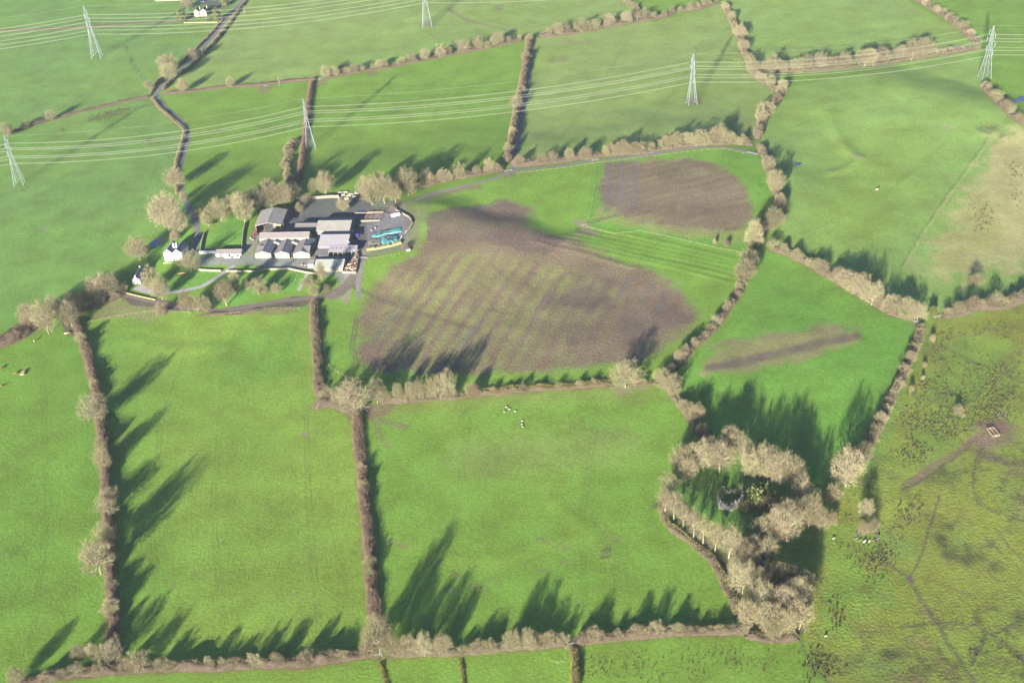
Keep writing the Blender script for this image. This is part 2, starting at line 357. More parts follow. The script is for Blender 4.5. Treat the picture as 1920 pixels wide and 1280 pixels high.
def near(pts, r):
    q = np.array(pts); m = (X > q[:, 0].min() - r) & (X < q[:, 0].max() + r) & (Y > q[:, 1].min() - r) & (Y < q[:, 1].max() + r)
    return np.where(m)[0]
def stroke(pxs, w, c, a=1.0, soft=0.6, jit=0.35, rough=None):
    """paint a worn line of width w metres"""
    P = wp(pxs); i = near(P, w * 2 + 6)
    d = seg_dist(X[i] + _jx[i] * jit, Y[i] + _jy[i] * jit, P)
    k = (1 - sstep(w * 0.5 - soft * w * 0.3, w * 0.5 + soft * w, d)) * a * (0.55 + 0.9 * n3[i])
    k = np.clip(k, 0, 1)[:, None]; tint[i, :3] = tint[i, :3] * (1 - k) + np.array(c)[None] * k
def patch(pxs, c, a=1.0, jit=1.0, grain=0.0, mod=None, alpha=None, feather=0.0):
    P = wp(pxs); i = near(P, 10)
    xi, yi = X[i] + _jx[i] * jit, Y[i] + _jy[i] * jit
    m = inside(xi, yi, P).astype(float)
    if feather: m = m * sstep(0, feather, seg_dist(xi, yi, P + P[:1]) * (0.4 + 1.2 * n3[i]))
    if grain: m = m * np.clip(1 - grain + grain * 2.2 * (n2[i] * 0.5 + n3[i] * 0.5), 0, 1)
    if mod is not None: m = m * mod[i]
    k = np.clip(m * a, 0, 1)[:, None]; tint[i, :3] = tint[i, :3] * (1 - k) + np.array(c)[None] * k
    if alpha is not None: tint[i, 3] = np.where(m > 0.2, alpha, tint[i, 3])
def tracks(pxs, w=0.8, gap=1.9, c=G['mud_dark'], a=0.7):
    P = resample(wp(pxs), 8.0); d = np.gradient(P, axis=0); n = np.stack([-d[:, 1], d[:, 0]], 1); n /= np.linalg.norm(n, axis=1)[:, None] + 1e-9
    for s in (-0.5, 0.5):
        Q = [tuple(p) for p in P + n * gap * s]; i = near(Q, 3)
        dd = seg_dist(X[i] + _jx[i] * 0.1, Y[i] + _jy[i] * 0.1, Q); k = ((1 - sstep(w * 0.4, w, dd)) * a * np.clip(0.2 + 1.4 * n2[i], 0, 1))[:, None]
        tint[i, :3] = tint[i, :3] * (1 - k) + np.array(c)[None] * k

WF = []
for k, (nm, lb, poly, c) in enumerate(FIELDS):
    P = wp(poly); WF.append(P)
    i = near(P, 1); m = inside(X[i], Y[i], P); i = i[m]
    cls[i] = k + 1; tint[i, :3] = G[c]
    # slow drift between lusher and yellower turf
    b = np.clip((n1[i] - 0.42) * 2.6, 0, 1)[:, None]; tint[i, :3] = tint[i, :3] * (1 - 0.45 * b) + np.array(G['yellow'])[None] * 0.45 * b
    b = np.clip((n4[i] - 0.5) * 3, 0, 1)[:, None]; tint[i, :3] = tint[i, :3] * (1 - 0.4 * b) + np.array(G['lush'])[None] * 0.4 * b
# stripes left by machinery: field index, two photo points giving the direction, spacing, strength
def stripes(k, a, b, sp, amt, c, sharp=2.0):
    p, q = gp(*a), gp(*b); d = (q - p)[:2]; d /= np.linalg.norm(d)
    i = np.where(cls == k + 1)[0]; s = -(X[i] - p[0]) * d[1] + (Y[i] - p[1]) * d[0] + _jx[i] * 0.12
    w = np.clip(0.5 + 0.5 * np.sin(2 * np.pi * s / sp), 0, 1) ** sharp * amt * np.clip(1.7 * n2[i], 0, 1); w = w[:, None]
    tint[i, :3] = tint[i, :3] * (1 - w) + np.array(c)[None] * w
stripes(11, (700, 330), (790, 130), 4.2, 0.25, G['yellow']); stripes(12, (400, 250), (560, 200), 4.0, 0.2, G['yellow'])
stripes(10, (1000, 250), (1400, 160), 9.0, 0.22, (0.15, 0.15, 0.05)); stripes(9, (1450, 110), (1750, 70), 11.0, 0.3, (0.14, 0.15, 0.05))
stripes(1, (350, 1150), (330, 700), 7.0, 0.14, G['lush']); stripes(2, (860, 1150), (880, 780), 9.0, 0.12, G['lush'])
stripes(15, (100, 520), (60, 330), 3.4, 0.22, G['lush']); stripes(14, (60, 180), (300, 120), 8.0, 0.18, G['lush'])
stripes(3, (985, 370), (955, 450), 4.5, 0.25, G['yellow'])
# ploughed land
PL = [(800, 400), (870, 385), (935, 370), (975, 374), (1012, 392), (1000, 425), (1080, 445), (1150, 475), (1230, 505), (1268, 522), (1302, 560), (1325, 590), (1285, 635), (1235, 672), (1180, 692), (1100, 700), (1000, 705), (900, 710), (800, 708), (700, 704), (650, 692), (665, 640), (660, 600), (680, 555), (725, 500), (775, 470), (788, 440)]
patch(PL, G['mud'], 0.92, 1.3, 0.3, alpha=1.0, feather=9)
_p, _q = gp(830, 690), gp(915, 560); _d = (_q - _p)[:2]; _d /= np.linalg.norm(_d)
_s = -(X - _p[0]) * _d[1] + (Y - _p[1]) * _d[0] + (n2 - 0.5) * 5
_t = (X - _p[0]) * _d[0] + (Y - _p[1]) * _d[1]; _s = _s + 0.00045 * (_t - 60) ** 2 * 1.5
_ln = fbm(_s + 300, _t / 22 + 50, 4.0, 3); _cr = fbm(_s / 16 + 90, _t + 200, 2.6, 2)
_st = np.clip(0.50 + 0.52 * np.sin(2 * np.pi * _s / 9.8 + 3 * n4) + (_ln - 0.5) * 2.0 + (_cr - 0.5) * 0.55, 0, 1) * np.clip(2.6 * n1 - 0.45, 0.25, 1)
patch([(790, 470), (900, 455), (1000, 470), (1120, 500), (1200, 560), (1180, 640), (1120, 692), (900, 706), (700, 702), (670, 640), (700, 540)], (0.122, 0.122, 0.044), 0.9, 2.0, mod=_st, feather=16)
patch(PL, (0.105, 0.105, 0.04), 0.5, 1.0, mod=np.clip((n2 - 0.5) * 4, 0, 1))
patch([(1000, 510), (1110, 510), (1220, 540), (1290, 590), (1230, 640), (1080, 660), (1000, 620)], G['mud_dark'], 0.6, 2.5, mod=np.clip((n2 - 0.42) * 5, 0, 1))
patch([(800, 400), (935, 372), (1008, 395), (995, 425), (1060, 450), (1020, 480), (900, 455), (800, 450)], G['mud_dark'], 0.55, 1.5, mod=np.clip((n1 - 0.2) * 3, 0, 1))  # upper end: darker purple soil, with the bank's shade added to the colour
for t in (0, 1, 2, 3, 4, 5): tracks([(690 + 45 * t, 600 - 22 * t), (760 + 45 * t, 575 - 4 * t), (900 + 60 * t, 625 - 12 * t), (1000 + 60 * t, 650 - 15 * t)][: 3 if t % 2 else 4], 0.7, 1.8, G['mud_dark'], 0.35)
tracks([(668, 500), (668, 540), (720, 565), (800, 590), (900, 620)], 0.9, 2.0, G['mud_dark'], 0.7)
tracks([(668, 600), (660, 650), (668, 680)], 0.8, 2.0)
for a, b in (((1180, 520), (1160, 560)), ((1225, 530), (1205, 570)), ((1250, 545), (1232, 585)), ((700, 640), (760, 560)), ((820, 700), (900, 600))): tracks([a, b], 0.9, 2.0, (0.07, 0.07, 0.075), 0.6)
PE = [(1128, 302), (1200, 299), (1290, 292), (1350, 306), (1398, 335), (1420, 380), (1420, 410), (1404, 432), (1340, 446), (1270, 440), (1180, 418), (1120, 398), (1116, 345)]
patch(PE, (0.094, 0.064, 0.047), 0.95, 0.8, 0.2, alpha=1.0, feather=7)
_p, _q = gp(1180, 400), gp(1400, 350); _d = (_q - _p)[:2]; _d /= np.linalg.norm(_d)
_s = -(X - _p[0]) * _d[1] + (Y - _p[1]) * _d[0] + (n2 - 0.5) * 4
patch(PE, (0.13, 0.13, 0.05), 0.5, 1.0, mod=np.clip(0.35 + 0.35 * np.sin(2 * np.pi * _s / 9) + (fbm(_s + 40, ((X - _p[0]) * _d[0] + (Y - _p[1]) * _d[1]) / 20, 4.0, 3) - 0.5) * 2, 0, 1) * np.clip(2.4 * n2 - 0.5, 0, 1))
patch([(1120, 380), (1200, 418), (1400, 436), (1390, 460), (1280, 444), (1110, 412)], (0.13, 0.14, 0.045), 0.6, 1.5, 0.5)
for x in (1140, 1165, 1190): stroke([(x, 305), (x + 2, 350), (x - 4, 395)], 3.5, (0.085, 0.075, 0.08), 0.45)
tracks([(1095, 420), (1150, 405), (1200, 390)], 1.0, 2.2); tracks([(1080, 428), (1110, 440)], 1.2, 2.2); stroke([(1085, 415), (1098, 425), (1110, 440)], 5, G['soil'], 0.6); stroke([(1060, 455), (1095, 432)], 4, G['soil'], 0.5)
# the streak on the bright green field
patch([(1300, 692), (1330, 652), (1450, 625), (1560, 606), (1612, 618), (1622, 646), (1560, 668), (1450, 694), (1380, 706), (1300, 712)], (0.13, 0.11, 0.052), 0.8, 2.2, 0.3, feather=6)
stroke([(1335, 690), (1420, 672), (1520, 648), (1605, 630)], 4.5, G['mud_dark'], 0.75, 0.9, 0.5)
stroke([(1330, 650), (1450, 628), (1600, 615)], 5, G['mud'], 0.3)
# sheep pasture: old tractor ruts and paler curving lines
for a, b in (((728, 1010), (765, 1028)), ((800, 1046), (815, 1056)), ((845, 1070), (864, 1084)), ((832, 1104), (860, 1107)), ((1128, 994), (1160, 1012)), ((1045, 1020), (1066, 1030)), ((920, 1084), (940, 1094)), ((1010, 1008), (1030, 1017)), ((885, 1095), (915, 1105)), ((1015, 1066), (1025, 1070)), ((1053, 1052), (1064, 1056))):
    tracks([a, b], 0.7, 1.7, G['mud'], 0.8)
stroke([(745, 1005), (830, 1035), (900, 1050), (970, 1040), (1060, 1005)], 8, G['yellow'], 0.35, 1.2); stroke([(1040, 940), (1110, 995), (1150, 1060), (1175, 1130)], 8, G['yellow'], 0.3, 1.2)
patch([(1122, 1030), (1145, 1028), (1146, 1045), (1125, 1048)], (0.06, 0.06, 0.03), 0.7, 1.0, mod=np.clip((n3 - 0.5) * 6, 0, 1))
stroke([(690, 765), (720, 790), (760, 800)], 3, G['mud'], 0.5); stroke([(690, 765), (705, 800), (730, 840)], 2, G['mud'], 0.4); patch([(680, 758), (735, 754), (730, 775), (695, 785)], G['mud'], 0.75, 1, 0.4)
patch([(1140, 722), (1205, 716), (1215, 730), (1150, 738)], G['soil'], 0.6, 1.5, 0.5)
stroke([(900, 860), (1000, 850), (1150, 830)], 14, (0.13, 0.14, 0.05), 0.35, 1.5); stroke([(720, 760), (1000, 735), (1200, 735)], 8, (0.14, 0.13, 0.05), 0.3, 1.5)
# big lower-left pasture
patch([(380, 640), (540, 600), (575, 700), (430, 720)], G['lush'], 0.5, 3); patch([(255, 590), (300, 588), (300, 600), (258, 604)], G['soil'], 0.4, 1, 0.3); patch([(640, 560), (660, 560)] + [(650, 570)], G['soil'])
patch([(560, 812), (580, 806), (585, 820)], G['soil'], 0.6); patch([(590, 800), (600, 797), (603, 805)], G['soil'], 0.6); patch([(225, 822), (240, 818), (242, 834), (228, 836)], G['soil'], 0.6, 0.6); patch([(380, 585), (480, 582), (560, 576), (565, 584), (480, 592)], G['mud'], 0.5, 1.2, 0.5)
stroke([(212, 640), (255, 1000), (270, 1200)], 16, G['lush'], 0.4, 1.5)
# far left pasture gate mud
patch([(112, 600), (142, 590), (146, 622), (128, 632), (118, 625)], G['mud_dark'], 0.8, 1, 0.3); tracks([(128, 628), (130, 660), (138, 690)], 1.0, 2.2, G['lush'], 0.6)
stroke([(148, 640), (172, 740), (186, 830), (193, 920)], 8, G['lush'], 0.6, 1.2)
# fields left of the farm
patch([(78, 428), (88, 426), (89, 433), (80, 434)], G['soil'], 0.7, 0.5)
patch([(235, 500), (212, 545), (205, 560), (235, 560), (255, 540)], G['lush'], 0.4)
patch([(160, 600), (215, 560), (235, 560), (290, 570), (330, 585), (300, 592), (250, 594), (190, 600)], (0.12, 0.115, 0.05), 0.8, 1, 0.4)
patch([(222, 552), (290, 560), (360, 575), (410, 582), (470, 575), (560, 556), (585, 560), (585, 572), (500, 580), (420, 588), (330, 582), (250, 572)], G['mud_dark'], 0.85, 0.6, 0.3)
# lawns round the houses
for poly in ([(285, 512), (340, 500), (372, 506), (440, 508), (418, 520), (385, 535), (345, 545), (295, 548), (275, 540)], [(400, 545), (440, 515), (570, 512), (560, 545), (500, 552), (440, 575), (395, 570)],
             [(385, 468), (395, 440), (420, 412), (452, 402), (470, 412), (455, 462), (400, 472)], [(262, 470), (315, 445), (330, 425), (355, 430), (358, 460), (348, 465), (310, 475), (300, 495), (270, 510)]):
    patch(poly, (0.072, 0.155, 0.026), 0.95, 0.3)
patch([(600, 520), (625, 512), (632, 530), (612, 540)], G['lush'], 0.9, 0.4); patch([(440, 400), (470, 395), (470, 412), (450, 415)], G['lush'])
# yards and hard surfaces
patch([(540, 402), (560, 366), (640, 366), (700, 380), (710, 420), (690, 470), (650, 478), (640, 440), (560, 440)], G['yard_shaded'], 0.8, 0.4, 0.2)  # upper yard: shade of trees and barns put into the ground colour
patch([(380, 482), (480, 478), (590, 488), (640, 506), (560, 502), (470, 497), (370, 497)], (0.135, 0.126, 0.13), 0.7, 0.3, 0.35, alpha=0.15)
patch([(688, 408), (735, 390), (775, 405), (772, 440), (755, 468), (688, 470)], G['yard'], 0.8, 0.3, 0.3)
patch([(455, 470), (480, 430), (488, 440), (475, 476)], G['track'], 0.7, 0.3)
patch([(650, 488), (690, 460), (690, 476), (672, 520), (655, 560), (610, 560), (640, 530)], G['track'], 0.8, 0.5, 0.3)
patch([(590, 560), (640, 535), (672, 500), (680, 510), (668, 540), (630, 560)], G['mud_dark'], 0.55, 0.8, 0.4)
patch([(770, 372), (830, 358), (900, 346), (905, 352), (850, 362), (790, 380)], G['mud'], 0.6, 1, 0.3); stroke([(745, 378), (770, 395), (775, 440), (770, 462)], 6, G['mud'], 0.6)
stroke([(800, 365), (790, 400), (770, 455), (690, 478)], 7, (0.10, 0.11, 0.05), 0.6)
# hill pasture: pale dry end and dark scattered patches
patch([(1855, 225), (2000, 250), (2150, 480), (1930, 520), (1800, 525), (1680, 530), (1730, 430), (1800, 320)], G['pale'], 0.95, 5, 0.15, feather=22)
patch([(1700, 490), (1780, 380), (1850, 260), (1930, 420), (1900, 500), (1780, 540)], (0.15, 0.16, 0.04), 0.7, 6, feather=35)
patch([(1500, 250), (1640, 240), (1760, 340), (1700, 470), (1560, 480), (1480, 420)], G['yellow'], 0.6, 8, 0.2, feather=35)
stroke([(1690, 500), (1730, 430), (1790, 345), (1850, 260)], 1.3, (0.07, 0.11, 0.03), 0.6); stroke([(1696, 500), (1736, 430), (1796, 345), (1856, 260)], 1.3, G['pale'], 0.4)
stroke([(1805, 545), (1812, 500), (1840, 495)], 2, G['pale'], 0.6); stroke([(1600, 290), (1615, 296)], 4, G['soil'], 0.5); patch([(1762, 236), (1782, 232), (1780, 242), (1765, 243)], G['soil'], 0.5)
patch([(1820, 232), (1870, 236), (1905, 252), (1880, 258), (1835, 245)], (0.05, 0.06, 0.035), 0.6, 1.5, mod=np.clip((n3 - 0.42) * 6, 0, 1))
# top field tracks
stroke([(840, 18), (880, 40), (920, 50), (965, 60)], 3, G['mud'], 0.7); patch([(925, 12), (940, 8), (945, 20), (930, 24)], G['mud'], 0.5); tracks([(235, 85), (250, 120), (272, 152)], 0.9, 2.4, (0.05, 0.08, 0.03), 0.7)
stroke([(0, 58), (100, 54), (200, 48), (330, 38)], 5, G['mud'], 0.8); patch([(790, 42), (815, 42), (812, 50), (794, 50)], G['soil'], 0.5)
patch([(440, 0), (370, 0), (340, 12), (318, 30), (350, 42), (405, 42), (432, 20)], (0.07, 0.12, 0.03), 0.9); patch([(370, 0), (392, 14), (420, 18), (430, 0)], G['yard_shaded'], 0.8)  # garden green, then house yard with its shade painted in
patch([(1040, 76), (1110, 74), (1105, 82), (1045, 84)], G['soil'], 0.3, 1.5, 0.5); patch([(1030, 110), (1070, 104), (1072, 116), (1035, 122)], G['mud'], 0.3, 2, 0.6)
patch([(1284, 184), (1312, 184), (1316, 196), (1286, 198)], G['mud'], 0.6, 0.6)
for x, y in ((262, 262), (275, 258), (268, 270)): patch([(x, y), (x + 14, y - 2), (x + 12, y + 8), (x + 2, y + 8)], (0.05, 0.06, 0.03), 0.7, 1.2, mod=np.clip((n3 - 0.5) * 6, 0, 1))
# faint wheel lines across the pastures, trodden gateways
for l in ([(300, 1180), (285, 1000), (300, 800), (350, 660)], [(420, 1200), (400, 950), (420, 700), (450, 610)], [(600, 1200), (580, 950), (570, 700)], [(860, 1190), (850, 1000), (880, 780)], [(1100, 1180), (1090, 980), (1120, 760)], [(60, 1200), (90, 950), (80, 720)],
          [(640, 330), (680, 250), (740, 140)], [(760, 320), (820, 210), (870, 110)], [(1030, 280), (1120, 170), (1180, 70)], [(1180, 270), (1280, 150), (1330, 40)], [(500, 140), (640, 90), (800, 70), (900, 60)], [(1480, 240), (1600, 200), (1760, 180)], [(1500, 440), (1640, 380), (1780, 260)], [(60, 560), (120, 480), (240, 330)], [(180, 540), (230, 460), (300, 300)], [(1480, 110), (1600, 80), (1720, 40)]):
    tracks(l, 0.9, 2.1, (0.06, 0.09, 0.02), 0.28)
for x, y in ((1218, 290), (953, 326), (497, 166), (601, 154), (697, 137), (1070, 1200), (708, 1222), (1718, 610), (298, 190)): patch([(x - 14, y - 5), (x + 14, y - 5), (x + 10, y + 7), (x - 10, y + 7)], G['mud'], 0.6, 1.2, 0.5)
for k in range(140):
    x, y = rng.uniform(60, 1280), rng.uniform(600, 1220); q = gp(x, y); i = np.where((np.abs(X - q[0]) < 4) & (np.abs(Y - q[1]) < 4))[0]
    if len(i): r_ = rng.uniform(0.6, 1.8); wmx = (1 - sstep(r_ * .5, r_, np.hypot(X[i] - q[0], Y[i] - q[1])))[:, None] * 0.5; tint[i, :3] = tint[i, :3] * (1 - wmx) + np.array((0.06, 0.13, 0.02) if k % 3 else (0.12, 0.10, 0.05))[None] * wmx
# marsh: mottled turf, ditches, cattle paths
i = np.where(cls == 7)[0]
def wmix(i, k, c):
    k = np.clip(k, 0, 1)[:, None]; tint[i, :3] = tint[i, :3] * (1 - k) + np.array(c)[None] * k
wmix(i, (n2[i] - 0.48) * 3, (0.09, 0.125, 0.026)); wmix(i, (n3[i] - 0.52) * 3.0 * n1[i], (0.10, 0.08, 0.035)); tint[i, 3] = 1.0; wmix(i, (n3[i] - 0.52) * 5.0 * np.clip((n2[i] - 0.38) * 4, 0, 1) * 0.75, (0.050, 0.058, 0.018)); wmix(i, (fbm(X[i] + 7, Y[i] + 3, 3.0, 2) - 0.56) * 5 * np.clip((n1[i] - 0.35) * 4, 0, 1) * 0.6, (0.055, 0.055, 0.02))
patch([(1560, 940), (1690, 730), (1735, 610), (1920, 580), (1930, 800), (1860, 810), (1700, 910), (1560, 1000)], (0.085, 0.145, 0.022), 0.6, 6, feather=25)
patch([(1500, 1190), (1535, 1050), (1640, 1000), (1690, 1090), (1620, 1200), (1560, 1290)], (0.08, 0.135, 0.022), 0.55, 6, feather=18)
patch([(1870, 870), (1930, 850), (2050, 1000), (1930, 1000), (1890, 950)], (0.12, 0.095, 0.04), 0.6, 5, 0.5, feather=20)
patch([(1640, 1230), (1760, 1215), (1800, 1280), (1630, 1290)], (0.125, 0.085, 0.045), 0.6, 6, 0.5, feather=14); patch([(1885, 600), (1930, 590), (1930, 660), (1895, 650)], (0.14, 0.09, 0.05), 0.7, 4, 0.5, feather=14)
DITCH = [([(1640, 1010), (1660, 1050), (1700, 1082)], 2.5), ([(1702, 1085), (1730, 1130), (1770, 1190), (1800, 1240), (1830, 1280)], 3.2), ([(1762, 930), (1745, 985), (1722, 1050), (1702, 1082)], 2.0),
         ([(1690, 920), (1760, 880), (1830, 825), (1860, 805)], 3.0), ([(1690, 1175), (1760, 1168), (1830, 1170), (1850, 1185), (1835, 1215), (1822, 1245)], 3.0), ([(1862, 1190), (1880, 1180), (1900, 1170)], 3.0), ([(1862, 1190), (1890, 1215), (1925, 1245)], 3.0),
         ([(1735, 745), (1790, 770), (1845, 800)], 2.5), ([(1770, 650), (1830, 680), (1880, 700), (1930, 720)], 2.5), ([(1830, 945), (1870, 960), (1930, 980)], 2.2), ([(1825, 880), (1828, 930), (1836, 944)], 1.5), ([(1860, 815), (1830, 860), (1825, 890)], 1.6),
         ([(1740, 1085), (1790, 1105), (1830, 1120)], 1.6), ([(1865, 990), (1890, 1020), (1930, 1060)], 1.6), ([(1840, 1000), (1880, 1035), (1925, 1080)], 1.2), ([(1500, 1200), (1520, 1240), (1560, 1285)], 2.5)]
for l, w in DITCH: stroke(l, w * 0.42, (0.06, 0.055, 0.03), 0.75, 0.6, 0.25)
stroke([(1730, 610), (1700, 690), (1660, 780), (1620, 870)], 6, (0.07, 0.135, 0.026), 0.7, 1.0)
stroke([(1850, 800), (1880, 800), (1890, 815), (1850, 830)], 6, G['mud'], 0.85, 1, 0.5); stroke([(1700, 905), (1790, 850), (1852, 808)], 2.4, G['mud'], 0.7); stroke([(1840, 850), (1900, 870), (1930, 865)], 4, G['mud_dark'], 0.5, 1.2)
patch([(1692, 1078), (1704, 1076), (1710, 1090), (1700, 1092)], (0.09, 0.06, 0.06), 0.9, 0.6); patch([(1865, 770), (1885, 768), (1885, 780), (1868, 782)], G['soil'], 0.8)
patch([(1490, 1000), (1560, 960), (1640, 960), (1650, 1100), (1570, 1210), (1500, 1195), (1530, 1080)], (0.088, 0.138, 0.021), 0.85, 4, feather=10)
# sward inside the ring of trees, leaf litter under the wood darkened with the ground shade
patch([(1275, 880), (1330, 850), (1400, 845), (1470, 880), (1510, 930), (1480, 980), (1420, 1000), (1330, 975), (1280, 935)], (0.072, 0.14, 0.026), 0.9, 1.5)
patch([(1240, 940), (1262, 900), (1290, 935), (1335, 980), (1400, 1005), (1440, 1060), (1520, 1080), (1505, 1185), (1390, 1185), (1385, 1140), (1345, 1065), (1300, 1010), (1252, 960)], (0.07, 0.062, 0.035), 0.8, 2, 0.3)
# under and beside the hedges bare earth and dry grass is added with the hedges
gm = np.zeros(0)
SCN_HEDGE_PAINT = []

def build_ground():
    ny, nx = GX.shape
    idx = np.arange(NV).reshape(ny, nx)
    Q = np.stack([idx[:-1, :-1], idx[:-1, 1:], idx[1:, 1:], idx[1:, :-1]], -1).reshape(-1, 4)
    qc = cls[Q[:, 0]]
    V = np.stack([X, Y, GZ.ravel()], 1)
    for k in range(len(FIELDS) + 1):
        q = Q[qc == k]
        if not len(q): continue
        u, inv = np.unique(q, return_inverse=True)
        nm, lb = ('ground', 'verges and margins between the fields') if k == 0 else FIELDS[k - 1][:2]
        me = npmesh(nm, V[u], inv.reshape(q.shape), M['ground'])
        at = me.color_attributes.new('tint', 'FLOAT_COLOR', 'POINT'); at.data.foreach_set('color', tint[u].astype(np.float32).ravel())
        me.polygons.foreach_set('use_smooth', np.ones(len(q), bool))
        tag(link(nm, me), lb, None, None, 'structure')
    b = 16000.0
    tag(MB().add([(-b, -b, -6), (b, -b, -6), (b, b, -6), (-b, b, -6)], [(0, 1, 2, 3)]).build('terrain', mat('distant_grass', G['grass'], 1.0, (0.01, G['lush'], 0.8))), 'wide green land running on beyond the fields', None, None, 'structure')

# ------------------------------------------------------------------ lane, tracks and paths: draped ribbons
def ribbon(name, label, pxs, w, m, lift=0.05, kind='structure'):
    P = resample(wp(pxs), 2.0); d = np.gradient(P, axis=0); n = np.stack([-d[:, 1], d[:, 0]], 1); n /= np.linalg.norm(n, axis=1)[:, None] + 1e-9
    ws = np.interp(np.linspace(0, 1, len(P)), np.linspace(0, 1, len(w)), w) if isinstance(w, (list, tuple)) else np.full(len(P), w)
    ws = ws * (0.92 + 0.16 * vnoise(P[:, 0] / 4, P[:, 1] / 4))
    v = []; f = []
    for j, t in enumerate((-0.5, 0.0, 0.5)):
        q = P + n * (ws * t)[:, None]; v.append(np.column_stack([q, hgt(q[:, 0], q[:, 1]) + lift + (0.03 if t == 0 else 0)]))
    v = np.stack(v, 1).reshape(-1, 3); k = len(P)
    for a in range(k - 1):
        for j in (0, 1): f.append((a * 3 + j, a * 3 + j + 1, a * 3 + j + 4, a * 3 + j + 3))
    return tag(link(name, pymesh(name, v, f, m)), label, None, None, kind)
LANE = [(470, -60), (455, 0), (428, 32), (402, 65), (368, 102), (340, 130), (312, 150), (296, 170), (293, 182), (302, 195), (325, 213), (348, 236), (354, 258), (344, 288), (335, 318), (338, 344), (346, 374), (358, 397), (368, 418), (370, 440), (366, 462), (362, 480)]
ribbon('lane', 'narrow tarmac lane winding down from the top to the farm', LANE, [4.6, 4.6, 4.2, 3.8, 3.6, 3.6, 3.8, 4.2], M['asphalt'])
ribbon('track', 'farm track running right along the hedge from the barns', [(752, 385), (780, 375), (820, 360), (880, 347), (930, 334), (965, 320), (1030, 313), (1100, 303), (1180, 294), (1250, 285), (1300, 277), (1350, 275), (1385, 280), (1418, 290)], 3.4, M['track'])
ribbon('track', 'short track in shadow beside the tall upright hedge', [(997, 72), (992, 140), (978, 220), (966, 290), (962, 320)], 3.6, M['track'])
ribbon('driveway', 'pale curved drive from the yard to the small white cottage', [(440, 497), (425, 508), (405, 522), (378, 537), (345, 545), (310, 549), (285, 547), (270, 543), (258, 537)], [3.4, 3.4, 3.4, 3.6, 4.5, 7.0], M['gravel'])
ribbon('track', 'muddy track curving below the garden towards the barns', [(228, 552), (290, 566), (360, 577), (410, 583), (470, 574), (530, 563), (590, 558), (620, 553), (645, 535), (662, 515), (670, 495), (685, 478)], [2.5, 4, 4, 4.5, 4.5, 4, 4, 4, 5], M['mud'])
ribbon('path', 'grey garden path running down from the yard', [(577, 510), (572, 522), (566, 533), (560, 545)], 2.2, M['gravel'])
ribbon('track', 'wheel track leaving the farm beside the brown field', [(672, 490), (676, 505), (672, 530), (672, 560)], [4, 3.5, 2.5], M['track'])

